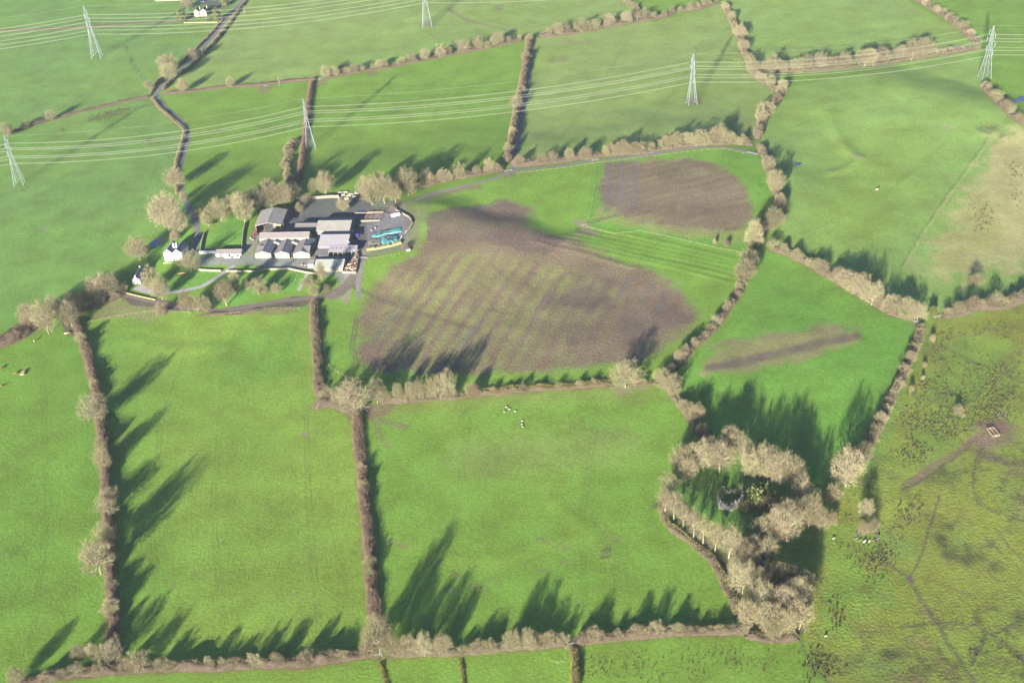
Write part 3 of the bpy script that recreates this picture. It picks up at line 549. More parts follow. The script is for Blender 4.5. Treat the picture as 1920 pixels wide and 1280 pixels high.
# ------------------------------------------------------------------ hedges and trees: data (photo points along the foot)
# key: (phrase, points, width m, height m, style, raggedness, trees(n, min height m, max), reading order)
HEDGES = {
 'left': ('the long hedge left of the empty pasture', [(140, 600), (150, 628), (165, 668), (176, 716), (184, 760), (190, 800), (196, 860), (199, 910), (203, 960), (206, 1020), (208, 1080), (211, 1140), (213, 1200), (213, 1243)], 4.6, 3.4, 'brown', 0.5, (14, 5, 11), 'top'),
 'bottomleft': ('the bottom hedge below the empty pasture', [(30, 1284), (110, 1270), (205, 1258), (330, 1254), (460, 1250), (560, 1246), (640, 1236), (700, 1226)], 4.0, 3.2, 'brown', 0.7, (25, 4, 9), 'left'),
 'bottom': ('the bottom hedge below the sheep pasture', [(730, 1226), (800, 1226), (870, 1222), (960, 1216), (1040, 1208), (1062, 1206)], 4.0, 3.0, 'pale', 0.7, (12, 4, 8), 'left'),
 'bottomright': ('the bottom hedge right of the white gate', [(1078, 1205), (1150, 1199), (1240, 1188), (1330, 1186), (1400, 1184)], 3.8, 3.0, 'brown', 0.7, (15, 3.5, 7.5), 'left'),
 'centre': ('the upright hedge between the lower pastures', [(668, 782), (673, 830), (679, 890), (686, 960), (691, 1020), (697, 1090), (703, 1168)], 5.2, 2.8, 'red', 0.5, (5, 5, 6.5), 'top'),
 'farm': ('the dark upright hedge running down from the farm', [(588, 566), (590, 610), (593, 660), (596, 705), (600, 745)], 4.8, 3.6, 'brown', 0.55, (0, 4, 6), 'top'),
 'corner': ('the bushy corner below the farm hedge', [(590, 762), (620, 758), (650, 768), (668, 776)], 6.0, 4.0, 'pale', 0.8, (0, 5, 7), 'left'),
 'middle': ('the left hedge below the brown field', [(715, 756), (780, 751), (850, 745), (900, 741)], 4.0, 2.6, 'dry', 0.8, (7, 4, 8), 'left'),
 'gorse': ('the yellow gorse hedge below the brown field', [(862, 744), (920, 738), (1000, 730), (1080, 725), (1145, 720)], 4.5, 2.2, 'gorse', 0.8, (8, 3.5, 5), 'left'),
 'corner2': ('the hedge corner below the brown field', [(1185, 721), (1215, 720), (1243, 718)], 3.0, 1.8, 'dry', 0.7, (2, 4, 6), 'left'),
 'wood': ('the diagonal hedge above the tree ring', [(1243, 718), (1262, 742), (1285, 772), (1308, 802), (1330, 832)], 4.5, 3.2, 'pale', 0.6, (8, 4, 9), 'top'),
 'plough': ('the tree row by the big brown field', [(1246, 710), (1275, 680), (1305, 650), (1335, 620), (1365, 580), (1382, 555), (1398, 520), (1408, 490)], 4.0, 2.6, 'brown', 0.8, (25, 4, 9), 'top'),
 'oval': ('the tree row by the rounded brown field', [(1410, 470), (1425, 440), (1450, 420), (1466, 400), (1458, 372), (1448, 340), (1436, 305), (1424, 275)], 4.5, 3.0, 'pale', 0.8, (18, 5, 11), 'top'),
 'ridge': ('the tree row by the lone pylon field', [(1420, 262), (1425, 238), (1440, 212), (1466, 175), (1440, 160), (1412, 140), (1398, 110), (1388, 75), (1372, 40), (1356, 8)], 5.0, 3.6, 'pale', 0.8, (27, 6, 14), 'top'),
 'diagonal': ('the diagonal tree row below the hill pasture', [(1446, 468), (1480, 478), (1520, 500), (1570, 530), (1620, 560), (1670, 588), (1715, 602)], 4.0, 3.0, 'dry', 0.8, (22, 5, 13), 'left'),
 'marsh': ('the hedge along the left of the marsh', [(1728, 612), (1718, 645), (1703, 685), (1690, 715), (1672, 748), (1658, 782), (1642, 812), (1628, 838)], 4.0, 2.8, 'pale', 0.8, (18, 3.5, 8), 'top'),
 'scrub': ('the thick scrub belt above the marsh', [(1768, 594), (1800, 588), (1830, 578), (1860, 577), (1900, 570), (1960, 558)], 7.0, 4.5, 'pale', 0.8, (15, 5, 11), 'left'),
 'upper': ('the long upper hedge below the cables', [(600, 150), (660, 138), (720, 128), (780, 117), (840, 104), (900, 94), (978, 76)], 4.0, 2.6, 'red', 0.7, (28, 5, 13), 'left'),
 'red': ('the low red hedge right of the lane', [(306, 177), (360, 172), (420, 164), (490, 160), (540, 154), (594, 149)], 3.6, 2.2, 'red', 0.25, (0, 3, 4), 'left'),
 'upper2': ('the treed hedge above the lone pylon field', [(1012, 70), (1070, 64), (1120, 55), (1180, 44), (1250, 32), (1262, 26)], 5.0, 3.4, 'pale', 0.8, (20, 6, 13), 'left'),
 'upper3': ('the short treed hedge at the top centre right', [(1276, 22), (1310, 18), (1345, 6)], 5.0, 3.4, 'pale', 0.8, (9, 5, 10), 'left'),
 'topdiag': ('the small diagonal hedge at the top edge', [(1148, -14), (1172, 4), (1200, 24)], 3.5, 3.0, 'pale', 0.8, (8, 4, 7), 'left'),
 'upright': ('the tall upright hedge in the middle distance', [(992, 78), (986, 120), (977, 170), (968, 215), (960, 260), (951, 306)], 5.0, 5.0, 'brown', 0.5, (14, 5, 11), 'top'),
 'trackhedge': ('the trimmed hedge above the farm track', [(962, 314), (1020, 308), (1080, 300), (1140, 292), (1212, 286)], 4.0, 4.2, 'brown', 0.55, (9, 8, 13), 'left'),
 'trackhedge2': ('the treed hedge above the track end', [(1222, 284), (1280, 276), (1340, 270), (1412, 272)], 3.6, 2.6, 'brown', 0.6, (14, 6, 14), 'left'),
 'shelter': ('the tree belt above the track start', [(790, 352), (830, 340), (880, 331), (944, 318)], 4.5, 3.0, 'brown', 0.8, (14, 5, 13), 'left'),
 'redup': ('the dark red upright hedge above the farm', [(584, 154), (578, 200), (572, 250), (566, 300), (560, 345)], 3.8, 2.8, 'red', 0.3, (0, 3, 4), 'top'),
 'farleft': ('the low red hedge left of the lane', [(14, 252), (60, 236), (110, 221), (170, 206), (230, 192), (282, 182)], 3.4, 2.2, 'red', 0.3, (0, 3, 4), 'left'),
 'lanewest': ('the low hedge on the left side of the lane', [(284, 184), (300, 205), (325, 226), (340, 238), (347, 248), (341, 270), (330, 305), (328, 330), (333, 365)], 2.6, 1.9, 'dry', 0.3, (0, 3, 4), 'top'),
 'laneeast': ('the dark hedge on the right side of the upper lane', [(462, 0), (440, 32), (415, 65), (380, 105), (352, 132), (322, 152), (306, 170)], 3.2, 2.4, 'brown', 0.55, (0, 3, 4), 'top'),
 'lanewest2': ('the dark hedge on the left side of the upper lane', [(420, 35), (395, 65), (362, 98), (330, 130), (300, 150), (282, 178)], 2.6, 2.0, 'brown', 0.55, (0, 3, 4), 'top'),
 'farnorth': ('the treed hedge above the hill pasture', [(1430, 137), (1500, 134), (1570, 129), (1640, 122), (1700, 112), (1738, 107)], 4.5, 3.4, 'pale', 0.7, (26, 10, 16), 'left'),
 'farnorth2': ('the broken hedge beside the rightmost pylon', [(1745, 106), (1790, 99), (1832, 92)], 4.0, 3.0, 'pale', 0.8, (6, 5, 7), 'left'),
 'topright': ('the scrubby belt in the top right corner', [(1702, -10), (1735, 10), (1770, 32), (1800, 55), (1835, 82)], 5.5, 3.2, 'pale', 0.8, (20, 5, 11), 'top'),
 'rightedge': ('the scrubby belt below the rightmost pylon', [(1846, 166), (1860, 180), (1875, 198), (1895, 215), (1925, 240)], 5.5, 3.6, 'pale', 0.8, (14, 5, 9), 'top'),
 'leftscrub': ('the brown scrub above the cattle', [(-20, 652), (20, 640), (50, 624), (66, 610)], 9.0, 5.0, 'red', 0.9, (4, 4, 6), 'left'),
 'cottage': ('the tree belt left of the small white cottage', [(140, 592), (165, 580), (190, 570), (215, 560), (232, 550)], 4.5, 3.4, 'brown', 0.8, (4, 5, 8), 'left'),
 'garden': ('the thin hedge along the muddy track below the gardens', [(370, 592), (400, 591), (450, 588), (500, 580), (545, 577)], 2.4, 1.2, 'dry', 0.9, (0, 3, 4), 'left'),
 'barnside': ('the scrub bank beside the red upright hedge', [(552, 262), (540, 290), (536, 320), (548, 345)], 7.0, 2.6, 'dry', 0.9, (4, 3, 5), 'top'),
 'stub': ('the thick little hedge below the bottom edge gate', [(1074, 1212), (1078, 1240), (1080, 1300)], 3.0, 2.2, 'gorse', 0.6, (0, 3, 4), 'top'),
 'strip': ('the right scrubby line across the bottom strip', [(866, 1240), (868, 1262), (870, 1300)], 1.2, 0.7, 'gorse', 0.9, (0, 3, 4), 'top'),
 'strip2': ('the left scrubby line across the bottom strip', [(712, 1240), (722, 1268), (728, 1300)], 1.2, 0.7, 'gorse', 0.9, (0, 3, 4), 'top'),
}
# single trees: x, y of the foot, height and crown width in photo pixels, kind, label (or hedge key)
TREES = [
 (16, 257, 28, 24, 'dome', 'bare beige tree beside the leftmost pylon'), (48, 241, 14, 15, 'shrub', 'small bare tree at the left end of the low red hedge'), (97, 227, 21, 20, 'dome', 'round bare tree standing alone in the low red hedge'),
 (281, 168, 18, 18, 'dome', 'small bare tree left of the lane bend'), (317, 134, 32, 34, 'dome', 'large bare tree behind its twin beside the upper lane'), (320, 152, 32, 36, 'dome', 'large bare tree in front of its twin beside the upper lane'), (362, 114, 22, 21, 'dome', 'round bare tree left of the upper lane below the house'),
 (345, 173, 24, 22, 'dome', 'bare tree at the left end of the low red hedge right of the lane'), (433, 164, 19, 18, 'dome', 'small round bare tree midway along the low red hedge right of the lane'),
 (352, 18, 22, 24, 'dome', 'bare tree behind the house at the top edge'), (341, 41, 26, 20, 'ever', 'dark yellowish evergreen left of the house at the top edge'), (408, 40, 26, 17, 'ever', 'dark yellowish evergreen right of the house at the top edge'), (421, 12, 26, 14, 'ever', 'slim evergreen at the top edge beside the lane'), (388, 40, 9, 10, 'shrub', 'tiny pale bush in front of the house at the top edge'),
 (331, 352, 36, 34, 'dome', 'leafless tree standing over the lane left of the barns'), (345, 376, 18, 16, 'shrub', 'thin grey tree right of the lane left of the barns'), (316, 428, 66, 60, 'dome', 'largest bare tree beside the lane above the white farmhouse'), (335, 440, 48, 42, 'dome', 'bare tree half behind the largest tree above the white farmhouse'),
 (262, 488, 46, 36, 'dome', 'lone bare tree left of the dark pond'),
 (391, 425, 32, 24, 'ivy', 'yellowish tree at the left end of the belt above the walled garden'), (379, 412, 20, 20, 'shrub', 'small twiggy tree behind the belt above the walled garden'), (414, 415, 42, 40, 'dome', 'grey tree above the left side of the walled garden'), (459, 418, 60, 40, 'ivy', 'tall pale tree directly left of the open fronted barn'), (438, 402, 36, 30, 'dome', 'bare tree behind the tall pale tree left of the open fronted barn'),
 (480, 398, 46, 38, 'dome', 'bare tree at the back left corner of the open fronted barn'), (509, 391, 52, 44, 'dome', 'big round bare tree behind the open fronted barn'), (535, 388, 46, 36, 'dome', 'bare tree at the back right corner of the open fronted barn'), (530, 384, 30, 30, 'ivy', 'ivy clad tree behind the open fronted barn'), (550, 376, 34, 30, 'dome', 'dark bare tree above the drive right of the open fronted barn'),
 (360, 510, 42, 38, 'spread', 'pale bare tree in front of the white farmhouse'), (288, 545, 46, 40, 'ivy', 'pale leaning tree right of the small white cottage'), (305, 562, 40, 36, 'dome', 'bare tree on the curved drive'), (303, 590, 22, 20, 'shrub', 'little bare tree in the fence below the curved drive'),
 (426, 573, 52, 32, 'tall', 'tall bare tree on the lawn below the yard'), (443, 552, 34, 22, 'dome', 'bare tree behind the tall lawn tree below the yard'), (463, 547, 24, 14, 'dome', 'thin bare tree second right of the tall lawn tree'), (440, 524, 16, 16, 'shrub', 'small pale bush beside the yard wall'), (487, 552, 34, 28, 'ivy', 'pale tree on the striped lawn below the gabled barns'), (518, 548, 16, 18, 'shrub', 'small pink twiggy bush on the striped lawn'), (498, 550, 14, 12, 'shrub', 'little bush right of the pale tree on the striped lawn'),
 (356, 586, 38, 34, 'dome', 'left tree of three twiggy trees below the muddy track'), (372, 586, 32, 26, 'dome', 'middle tree of three twiggy trees below the muddy track'), (388, 584, 28, 22, 'shrub', 'right tree of three twiggy trees below the muddy track'),
 (62, 612, 44, 42, 'dome', 'bare tree left of the big grey tree at the left field corner'), (92, 625, 62, 46, 'dome', 'big grey tree in the left field corner'), (104, 592, 40, 30, 'dome', 'bare tree behind the big grey tree in the left field corner'), (135, 612, 48, 38, 'dome', 'bare tree at the top of the long hedge beside the muddy gate'),
 (139, 578, 32, 26, 'dome', 'small bare tree behind the muddy gate'), (156, 574, 28, 20, 'dome', 'slim bare tree second left of the tall pair by the cottage'), (172, 566, 30, 22, 'dome', 'slim bare tree directly left of the tall pair by the cottage'), (190, 560, 48, 40, 'spread', 'left one of the tall pair of trees by the cottage'), (212, 556, 44, 32, 'tall', 'right one of the tall pair of trees by the cottage'), (232, 546, 17, 16, 'shrub', 'small dark bush behind the small white cottage'), (272, 474, 14, 16, 'shrub', 'small reddish bush beside the dark pond'),
 (328, 450, 16, 18, 'shrub', 'twiggy bush at the right end of the dark pond'),
 (181, 792, 56, 52, 'spread', 'big pale spreading tree halfway up the long left hedge'), (198, 880, 42, 32, 'dome', 'bushy tree below the big spreading tree in the long left hedge'), (208, 944, 32, 34, 'spread', 'open branched tree in the lower part of the long left hedge'), (190, 1076, 74, 66, 'spread', 'very large pale tree standing left of the long left hedge'), (208, 1030, 60, 36, 'spread', 'tree beside the very large pale tree in the long left hedge'), (150, 1232, 26, 26, 'red', 'reddish shrub at the bottom of the far left pasture'), (178, 1236, 36, 24, 'ivy', 'greenish shrub left of the foot of the long left hedge'),
 (712, 1224, 68, 58, 'dome', 'big round bare tree at the foot of the upright centre hedge'), (738, 1230, 42, 38, 'dome', 'smaller tree right of the big round tree at the bottom'), (768, 1230, 42, 26, 'tall', 'slim bare tree second right of the big round tree at the bottom'), (797, 1230, 46, 32, 'spread', 'spreading bare tree in the left part of the bottom hedge'), (832, 1224, 36, 32, 'dome', 'pale bushy tree in the left part of the bottom hedge'), (961, 1218, 38, 30, 'dome', 'round pale tree in the bottom hedge below the sheep'), (993, 1214, 36, 34, 'dome', 'grey round tree right of the round pale tree in the bottom hedge'), (1030, 1208, 24, 26, 'shrub', 'low bushy tree left of the bottom white gate'),
 (667, 776, 66, 58, 'spread', 'big spreading tree where the centre hedges meet'), (640, 762, 36, 34, 'dome', 'bushy tree left of the big spreading tree where hedges meet'), (708, 756, 48, 32, 'spread', 'bare tree right of the gateway where the centre hedges meet'), (615, 752, 30, 26, 'red', 'reddish bush at the bottom of the farm hedge'), (748, 752, 34, 24, 'dome', 'first bare tree right of the gateway below the brown field'), (772, 751, 36, 20, 'dome', 'second bare tree right of the gateway below the brown field'), (788, 750, 40, 26, 'dome', 'third bare tree right of the gateway below the brown field'), (812, 748, 44, 28, 'dome', 'bare tree left of the tallest tree below the brown field'), (837, 746, 52, 36, 'spread', 'tallest tree in the row below the brown field'), (888, 742, 24, 20, 'shrub', 'small grey bush in the hedge below the brown field'), (700, 742, 22, 20, 'shrub', 'bush behind the gateway below the brown field'),
 (1173, 726, 50, 54, 'spread', 'broad pale tree standing alone below the brown field'), (1257, 738, 40, 40, 'spread', 'pale branching tree at the right corner of the brown field'), (1240, 712, 22, 24, 'shrub', 'grey bush behind the corner tree of the brown field'), (1306, 788, 32, 30, 'dome', 'pale round tree on the diagonal hedge above the ring of trees'),
 (1404, 505, 40, 34, 'spread', 'pale tree at the meeting of two tree rows'), (1395, 530, 44, 40, 'dome', 'large bare tree at the top of the row beside the brown field'), (1411, 470, 60, 30, 'ivy', 'tall ivy clad tree at the right of the rounded brown field'), (1448, 430, 40, 44, 'dome', 'bushy tree right of the rounded brown field'), (1462, 392, 26, 24, 'dome', 'round bare tree at the bulge of the tree row'), (1454, 362, 42, 34, 'dome', 'tall round tree right of the rounded brown field'),
 (1340, 458, 11, 7, 'shrub', 'tiny left bush in the fence below the rounded brown field'), (1362, 463, 13, 10, 'shrub', 'tiny right bush in the fence below the rounded brown field'),
 (1099, 300, 24, 21, 'dome', 'round pale tree in the trimmed hedge above the track'), (1166, 292, 28, 26, 'dome', 'round bare tree at the right of the trimmed hedge'), (1195, 289, 22, 36, 'shrub', 'broad bush beside the track gateway'), (1248, 280, 26, 28, 'ivy', 'greenish tree right of the track gateway'), (1365, 268, 22, 22, 'dome', 'round tree near the right end of the track'), (1392, 268, 18, 9, 'tall', 'thin upright tree at the right end of the track'),
 (1573, 526, 26, 26, 'dome', 'round tree in the middle of the diagonal row'), (1610, 556, 44, 36, 'spread', 'tall pale tree in the diagonal row'), (1634, 572, 46, 36, 'spread', 'tallest pale tree in the diagonal row'), (1668, 586, 36, 32, 'spread', 'pale branching tree toward the right of the diagonal row'), (1700, 594, 36, 28, 'spread', 'second last pale tree of the diagonal row'), (1720, 602, 36, 28, 'spread', 'last pale tree at the right end of the diagonal row'),
 (1748, 594, 22, 18, 'ever', 'yellowish dark evergreen by the marsh corner'), (1828, 535, 22, 24, 'red', 'reddish bush in the dark hollow above the scrub belt'),
 (1748, 640, 14, 9, 'shrub', 'small pale bush on the marsh edge'), (1733, 688, 10, 9, 'shrub', 'tiny bush on the marsh left ditch'), (1730, 712, 9, 7, 'shrub', 'tiniest bush on the marsh left ditch'), (1708, 735, 14, 9, 'shrub', 'small pale bush right of the marsh hedge'), (1797, 776, 17, 18, 'shrub', 'lone pale bush beside the marsh ditch'), (1806, 782, 8, 7, 'shrub', 'tiny bush right of the lone marsh bush'),
 (1585, 912, 74, 56, 'spread', 'large pale tree standing right of the ring of trees'), (1618, 866, 38, 34, 'dome', 'brownish tree behind the large pale tree right of the ring'), (1560, 940, 34, 28, 'shrub', 'low bush left of the large pale tree right of the ring'), (1608, 880, 24, 22, 'shrub', 'dark bush behind the large pale tree right of the ring'),
 (1622, 970, 36, 28, 'spread', 'small greenish tree beside the ruined pit in the marsh'), (1617, 1000, 24, 20, 'red', 'reddish shrub in the ruined pit'), (1636, 998, 26, 18, 'red', 'brown shrub right in the ruined pit'), (1557, 984, 26, 22, 'shrub', 'small round tree at the right tip of the ring'),
 (645, 396, 26, 24, 'ivy', 'pale round tree beside the walled yard'), (700, 384, 46, 38, 'ivy', 'leftmost tree of the group above the pens'), (722, 382, 54, 42, 'dome', 'second tree of the group above the pens'), (742, 380, 36, 26, 'dome', 'third tree of the group above the pens'), (765, 366, 50, 40, 'dome', 'tall tree at the right of the group above the pens'), (690, 372, 42, 34, 'dome', 'back tree of the group above the pens'), (612, 364, 42, 36, 'dome', 'bare tree above the walled yard'), (590, 362, 26, 24, 'dome', 'smaller bare tree left above the walled yard'), (712, 352, 30, 26, 'dome', 'far bare tree above the pens'), (800, 345, 28, 26, 'dome', 'bare tree at the left end of the belt above the track'), (576, 378, 14, 20, 'red', 'reddish bush at the back left of the walled yard'), (562, 398, 18, 14, 'red', 'reddish bush by the drive right of the open barn'),
 (606, 535, 48, 15, 'tall', 'brown tree in front of the lowest pale roof'), (578, 535, 16, 24, 'shrub', 'bushy shrubs beside the garden path'), (590, 555, 22, 22, 'ivy', 'green shrub at the top of the farm hedge'), (612, 545, 12, 14, 'shrub', 'small bush by the curved fence below the cattle yard'), (760, 470, 12, 14, 'red', 'reddish bush by the silage heap corner'), (738, 394, 8, 12, 'red', 'tiny red bush above the white trailer'),
]
WOOD = [(1275, 890, 52, 38), (1309, 884, 56, 40), (1349, 886, 58, 42), (1330, 872, 50, 36), (1367, 856, 54, 36), (1392, 866, 48, 32), (1430, 890, 54, 42), (1460, 910, 62, 46), (1485, 915, 58, 42), (1503, 945, 50, 36), (1515, 990, 60, 44), (1535, 996, 46, 32), (1475, 1012, 68, 46), (1455, 1020, 64, 40), (1428, 1020, 50, 34), (1437, 1056, 52, 36), (1255, 935, 46, 32), (1246, 962, 44, 30), (1264, 974, 50, 30), (1280, 990, 44, 28), (1300, 1008, 50, 30), (1318, 1018, 46, 28), (1340, 1034, 52, 34), (1366, 1046, 58, 38), (1385, 1056, 50, 34), (1400, 1072, 54, 36), (1382, 1088, 46, 32), (1392, 1112, 56, 40), (1418, 1106, 46, 34), (1424, 1148, 58, 46), (1400, 1176, 50, 36), (1436, 1184, 54, 40), (1466, 1156, 56, 42), (1494, 1138, 56, 40), (1484, 1102, 40, 34), (1466, 1190, 50, 40), (1498, 1180, 56, 40), (1505, 1110, 42, 30), (1448, 1200, 40, 36), (1290, 905, 46, 30), (1412, 1050, 46, 32), (1490, 980, 46, 34)]
WOOD_GREEN = [(1428, 925, 26, 24, 'ever', 'dark round evergreen above the golden one in the ring'), (1446, 940, 24, 24, 'ever', 'dark evergreen right of the golden one in the ring'), (1384, 930, 16, 14, 'ever', 'small bright evergreen bush inside the ruined walls'), (1403, 892, 52, 30, 'ivy', 'ivy green tree at the top of the ring'), (1424, 902, 46, 34, 'ivy', 'bright ivy clad tree beside the ivy green tree in the ring'), (1414, 946, 36, 38, 'ever', 'dark golden evergreen beside the ruined walls'), (1394, 958, 26, 22, 'ever', 'small evergreen leaning on the ruined walls'), (1450, 1092, 40, 44, 'red', 'left of two dark reddish thickets in the lower wood'), (1470, 1102, 34, 36, 'red', 'right of two dark reddish thickets in the lower wood'), (1442, 960, 30, 34, 'red', 'shaded brown scrub right of the ruined walls'), (1465, 965, 28, 30, 'red', 'outer shaded brown scrub right of the ruined walls')]

# dry grass and bare earth at the foot of the hedges
for k, h in HEDGES.items():
    stroke(h[1], h[2] * 0.85, (0.105, 0.09, 0.042), 0.75, 0.5, 0.6)
build_ground()

# ------------------------------------------------------------------ tree meshes
def slivers(P, D, Ln, Wd, r):
    """thin triangles at P along D"""
    n = len(P); S = np.cross(D, r.normal(size=(n, 3))); S /= np.linalg.norm(S, axis=1)[:, None] + 1e-9
    a = P - S * (Wd * 0.5)[:, None]; b = P + S * (Wd * 0.5)[:, None]; c = P + D * Ln[:, None]
    V = np.stack([a, b, c], 1).reshape(-1, 3); return V, np.arange(3 * n).reshape(-1, 3)
def leaf_quads(P, sz, r):
    n = len(P); a = r.normal(size=(n, 3)); a /= np.linalg.norm(a, axis=1)[:, None]
    b = np.cross(a, r.normal(size=(n, 3))); b /= np.linalg.norm(b, axis=1)[:, None]
    a = a * sz[:, None]; b = b * sz[:, None] * 0.6
    return np.stack([P - a, P + b, P + a, P - b], 1).reshape(-1, 3), np.arange(4 * n).reshape(-1, 4)
PROTO = {}
def make_tree(kind, seed, H, Rr, base, ncl, ntw, tlen, tw, stems=1, twig='twig', leaves=0, leafmat=None, lobes=0.2, sig=0.12):
    r = np.random.default_rng(seed); mb = MB()
    zc = base + (H - base) * 0.42; up, dn = H - zc, zc - base * 0.8
    g = np.arange(ncl); ph = g * 2.39996 + r.uniform(0, 6); cz = 1 - 2 * (g + 0.5) / ncl
    cz = np.clip(cz + r.normal(0, 0.06, ncl), -0.92, 1); sr = np.sqrt(1 - cz ** 2)
    k = r.integers(1, 4, 3); p0 = r.uniform(0, 6.28, 3)
    lob = 1 + lobes * (np.sin(2 * ph + p0[0]) * 0.5 + np.sin(3 * ph + 2 * cz + p0[1]) * 0.6 + np.sin(5 * ph + 4 * cz + p0[2]) * 0.5) + r.normal(0, 0.07, ncl)
    rf = np.where(r.random(ncl) < 0.74, r.uniform(0.74, 0.93, ncl), r.uniform(0.3, 0.62, ncl)) * lob
    Cc = np.stack([np.cos(ph) * sr * rf * Rr, np.sin(ph) * sr * rf * Rr, zc + np.where(cz > 0, cz * up, cz * dn) * np.minimum(rf, 1.02)], 1)
    tops = []
    for s in range(stems):
        a = r.uniform(0, 6.28); o = 0 if stems == 1 else Rr * 0.14
        b0 = np.array([math.cos(a) * o, math.sin(a) * o, -0.5]); b1 = b0 + [r.normal(0, .03) * H, r.normal(0, .03) * H, base * 0.6 + 0.5]; b2 = b1 + [r.normal(0, .04) * H + math.cos(a) * o, r.normal(0, .04) * H + math.sin(a) * o, (zc - base * 0.6) * 0.62]
        q = 0.026 * H / math.sqrt(stems); mb.bar(b0, b1, q, q * 0.78, 6); mb.bar(b1, b2, q * 0.78, q * 0.45, 5); tops.append((b1, b2, q))
    nl = max(5, ncl // 7); seeds = Cc[r.choice(ncl, nl, replace=False)]
    own = np.argmin(((Cc[:, None] - seeds[None]) ** 2).sum(-1), 1); Dm = np.zeros((ncl, 3))
    for l in range(nl):
        mem = np.where(own == l)[0]
        if not len(mem): continue
        c = Cc[mem].mean(0); b1, b2, q = tops[np.argmin([np.linalg.norm(c - t[1]) for t in tops])]
        st = b1 + (b2 - b1) * r.uniform(0.25, 1.0); e = st + (c - st) * 0.62; m_ = (st + e) / 2 + r.normal(0, 0.035 * H, 3) + [0, 0, 0.02 * H]
        mb.bar(st, m_, q * 0.62, q * 0.45, 4); mb.bar(m_, e, q * 0.45, q * 0.30, 4)
        for j in mem:
            k_ = (e + Cc[j]) / 2 + r.normal(0, 0.015 * H, 3); mb.bar(e, k_, q * 0.28, q * 0.19, 3); mb.bar(k_, Cc[j], q * 0.19, q * 0.08, 3); Dm[j] = Cc[j] - e
    n = ncl * ntw; j = np.repeat(np.arange(ncl), ntw)
    P = Cc[j] + r.normal(size=(n, 3)) * [Rr * sig, Rr * sig, Rr * sig * 0.85]; P[:, 2] = np.maximum(P[:, 2], 0.1)
    D = Dm[j] / (np.linalg.norm(Dm[j], axis=1)[:, None] + 1e-6) * 0.8 + (P - Cc[j]) / (Rr * sig) * 0.35 + r.normal(size=(n, 3)) * 0.45 + [0, 0, 0.35]
    D /= np.linalg.norm(D, axis=1)[:, None]
    V, T = slivers(P, D, tlen * r.uniform(0.5, 1.4, n), tw * r.uniform(0.6, 1.4, n), r)
    crown = npmesh('crown', V, T, M[twig]); trunk = mb.mesh('trunk', M['bark']); lf = None
    if leaves:
        jj = r.integers(0, ncl, leaves) if kind == 'ever' else r.choice(np.argsort(np.linalg.norm(Cc[:, :2], axis=1))[:max(3, int(ncl * 0.6))], leaves)
        tt = r.uniform(0.35 if kind != 'ever' else 0.7, 1.02, leaves)
        LP = np.array([0, 0, base])[None] * (1 - tt)[:, None] + Cc[jj] * tt[:, None] + r.normal(size=(leaves, 3)) * Rr * 0.12
        V, T = leaf_quads(LP, r.uniform(0.16, 0.42, leaves), r); lf = npmesh('foliage', V, T, M[leafmat])
    PROTO.setdefault(kind, []).append((trunk, crown, lf, H, 2 * Rr))
for s in range(4): make_tree('dome', 10 + s, 12, 5.6, 2.2 + 0.4 * s % 1, 100, 62, 1.0, 0.085, 1, ['twig', 'twig_pale', 'twig', 'twig'][s])
for s in range(3): make_tree('spread', 30 + s, 13, 6.4, 2.4, 90, 58, 1.1, 0.085, 1, ['twig_pale', 'twig', 'twig_pale'][s], lobes=0.3, sig=0.11)
for s in range(3): make_tree('tall', 50 + s, 14, 4.0, 3.0, 76, 62, 1.0, 0.085, 1, ['twig', 'twig_pale', 'twig'][s], lobes=0.22, sig=0.15)
for s in range(4): make_tree('shrub', 70 + s, 6, 3.1, 0.5, 54, 62, 0.9, 0.065, 5, ['twig', 'twig_pink', 'twig_pale', 'twig'][s], lobes=0.42, sig=0.15)
for s in range(2): make_tree('red', 90 + s, 6, 3.4, 0.4, 38, 95, 0.7, 0.065, 4, 'twig_pink', sig=0.2)
for s in range(2): make_tree('ivy', 110 + s, 12, 4.8, 2.0, 54, 80, 1.0, 0.08, 1, 'twig_pale', 1100, 'ivy')
for s in range(3): make_tree('sparse', 150 + s, 14, 4.2, 4.5, 56, 46, 1.1, 0.08, 1, 'twig', lobes=0.3, sig=0.13)
for s in range(2): make_tree('ever', 130 + s, 8, 3.4, 0.5, 40, 8, 0.6, 0.05, 1, 'twig', 2600, 'ever', sig=0.14)
def plant(x, y, hpx, wpx, kind, label, group=None, m=False, key=None):
    p = gp(x, y); ku, kw = pxm(p)
    h, w = (hpx, wpx) if m else (max((hpx / kw - wpx / kw / 2) / (ku / kw) + wpx / kw / 2, 0.6 * hpx / ku), wpx / kw)
    tr, cr, lf, H, Wd = random.choice(PROTO[kind]); low = kind in ('shrub', 'red')
    e = empty('bush' if low else 'tree', p - np.array([0, 0, 0.1]), random.uniform(0, 6.28), label, 'bush' if low else 'tree', group)
    sq = random.uniform(0.8, 1.3) if m else random.uniform(0.92, 1.1); e.scale = (w / Wd * sq, w / Wd / sq, h / H); PLANTED.append((e, x, y, low, key))
    link('trunk', tr, e); link('crown', cr, e)
    if lf: link('foliage', lf, e)
    return e

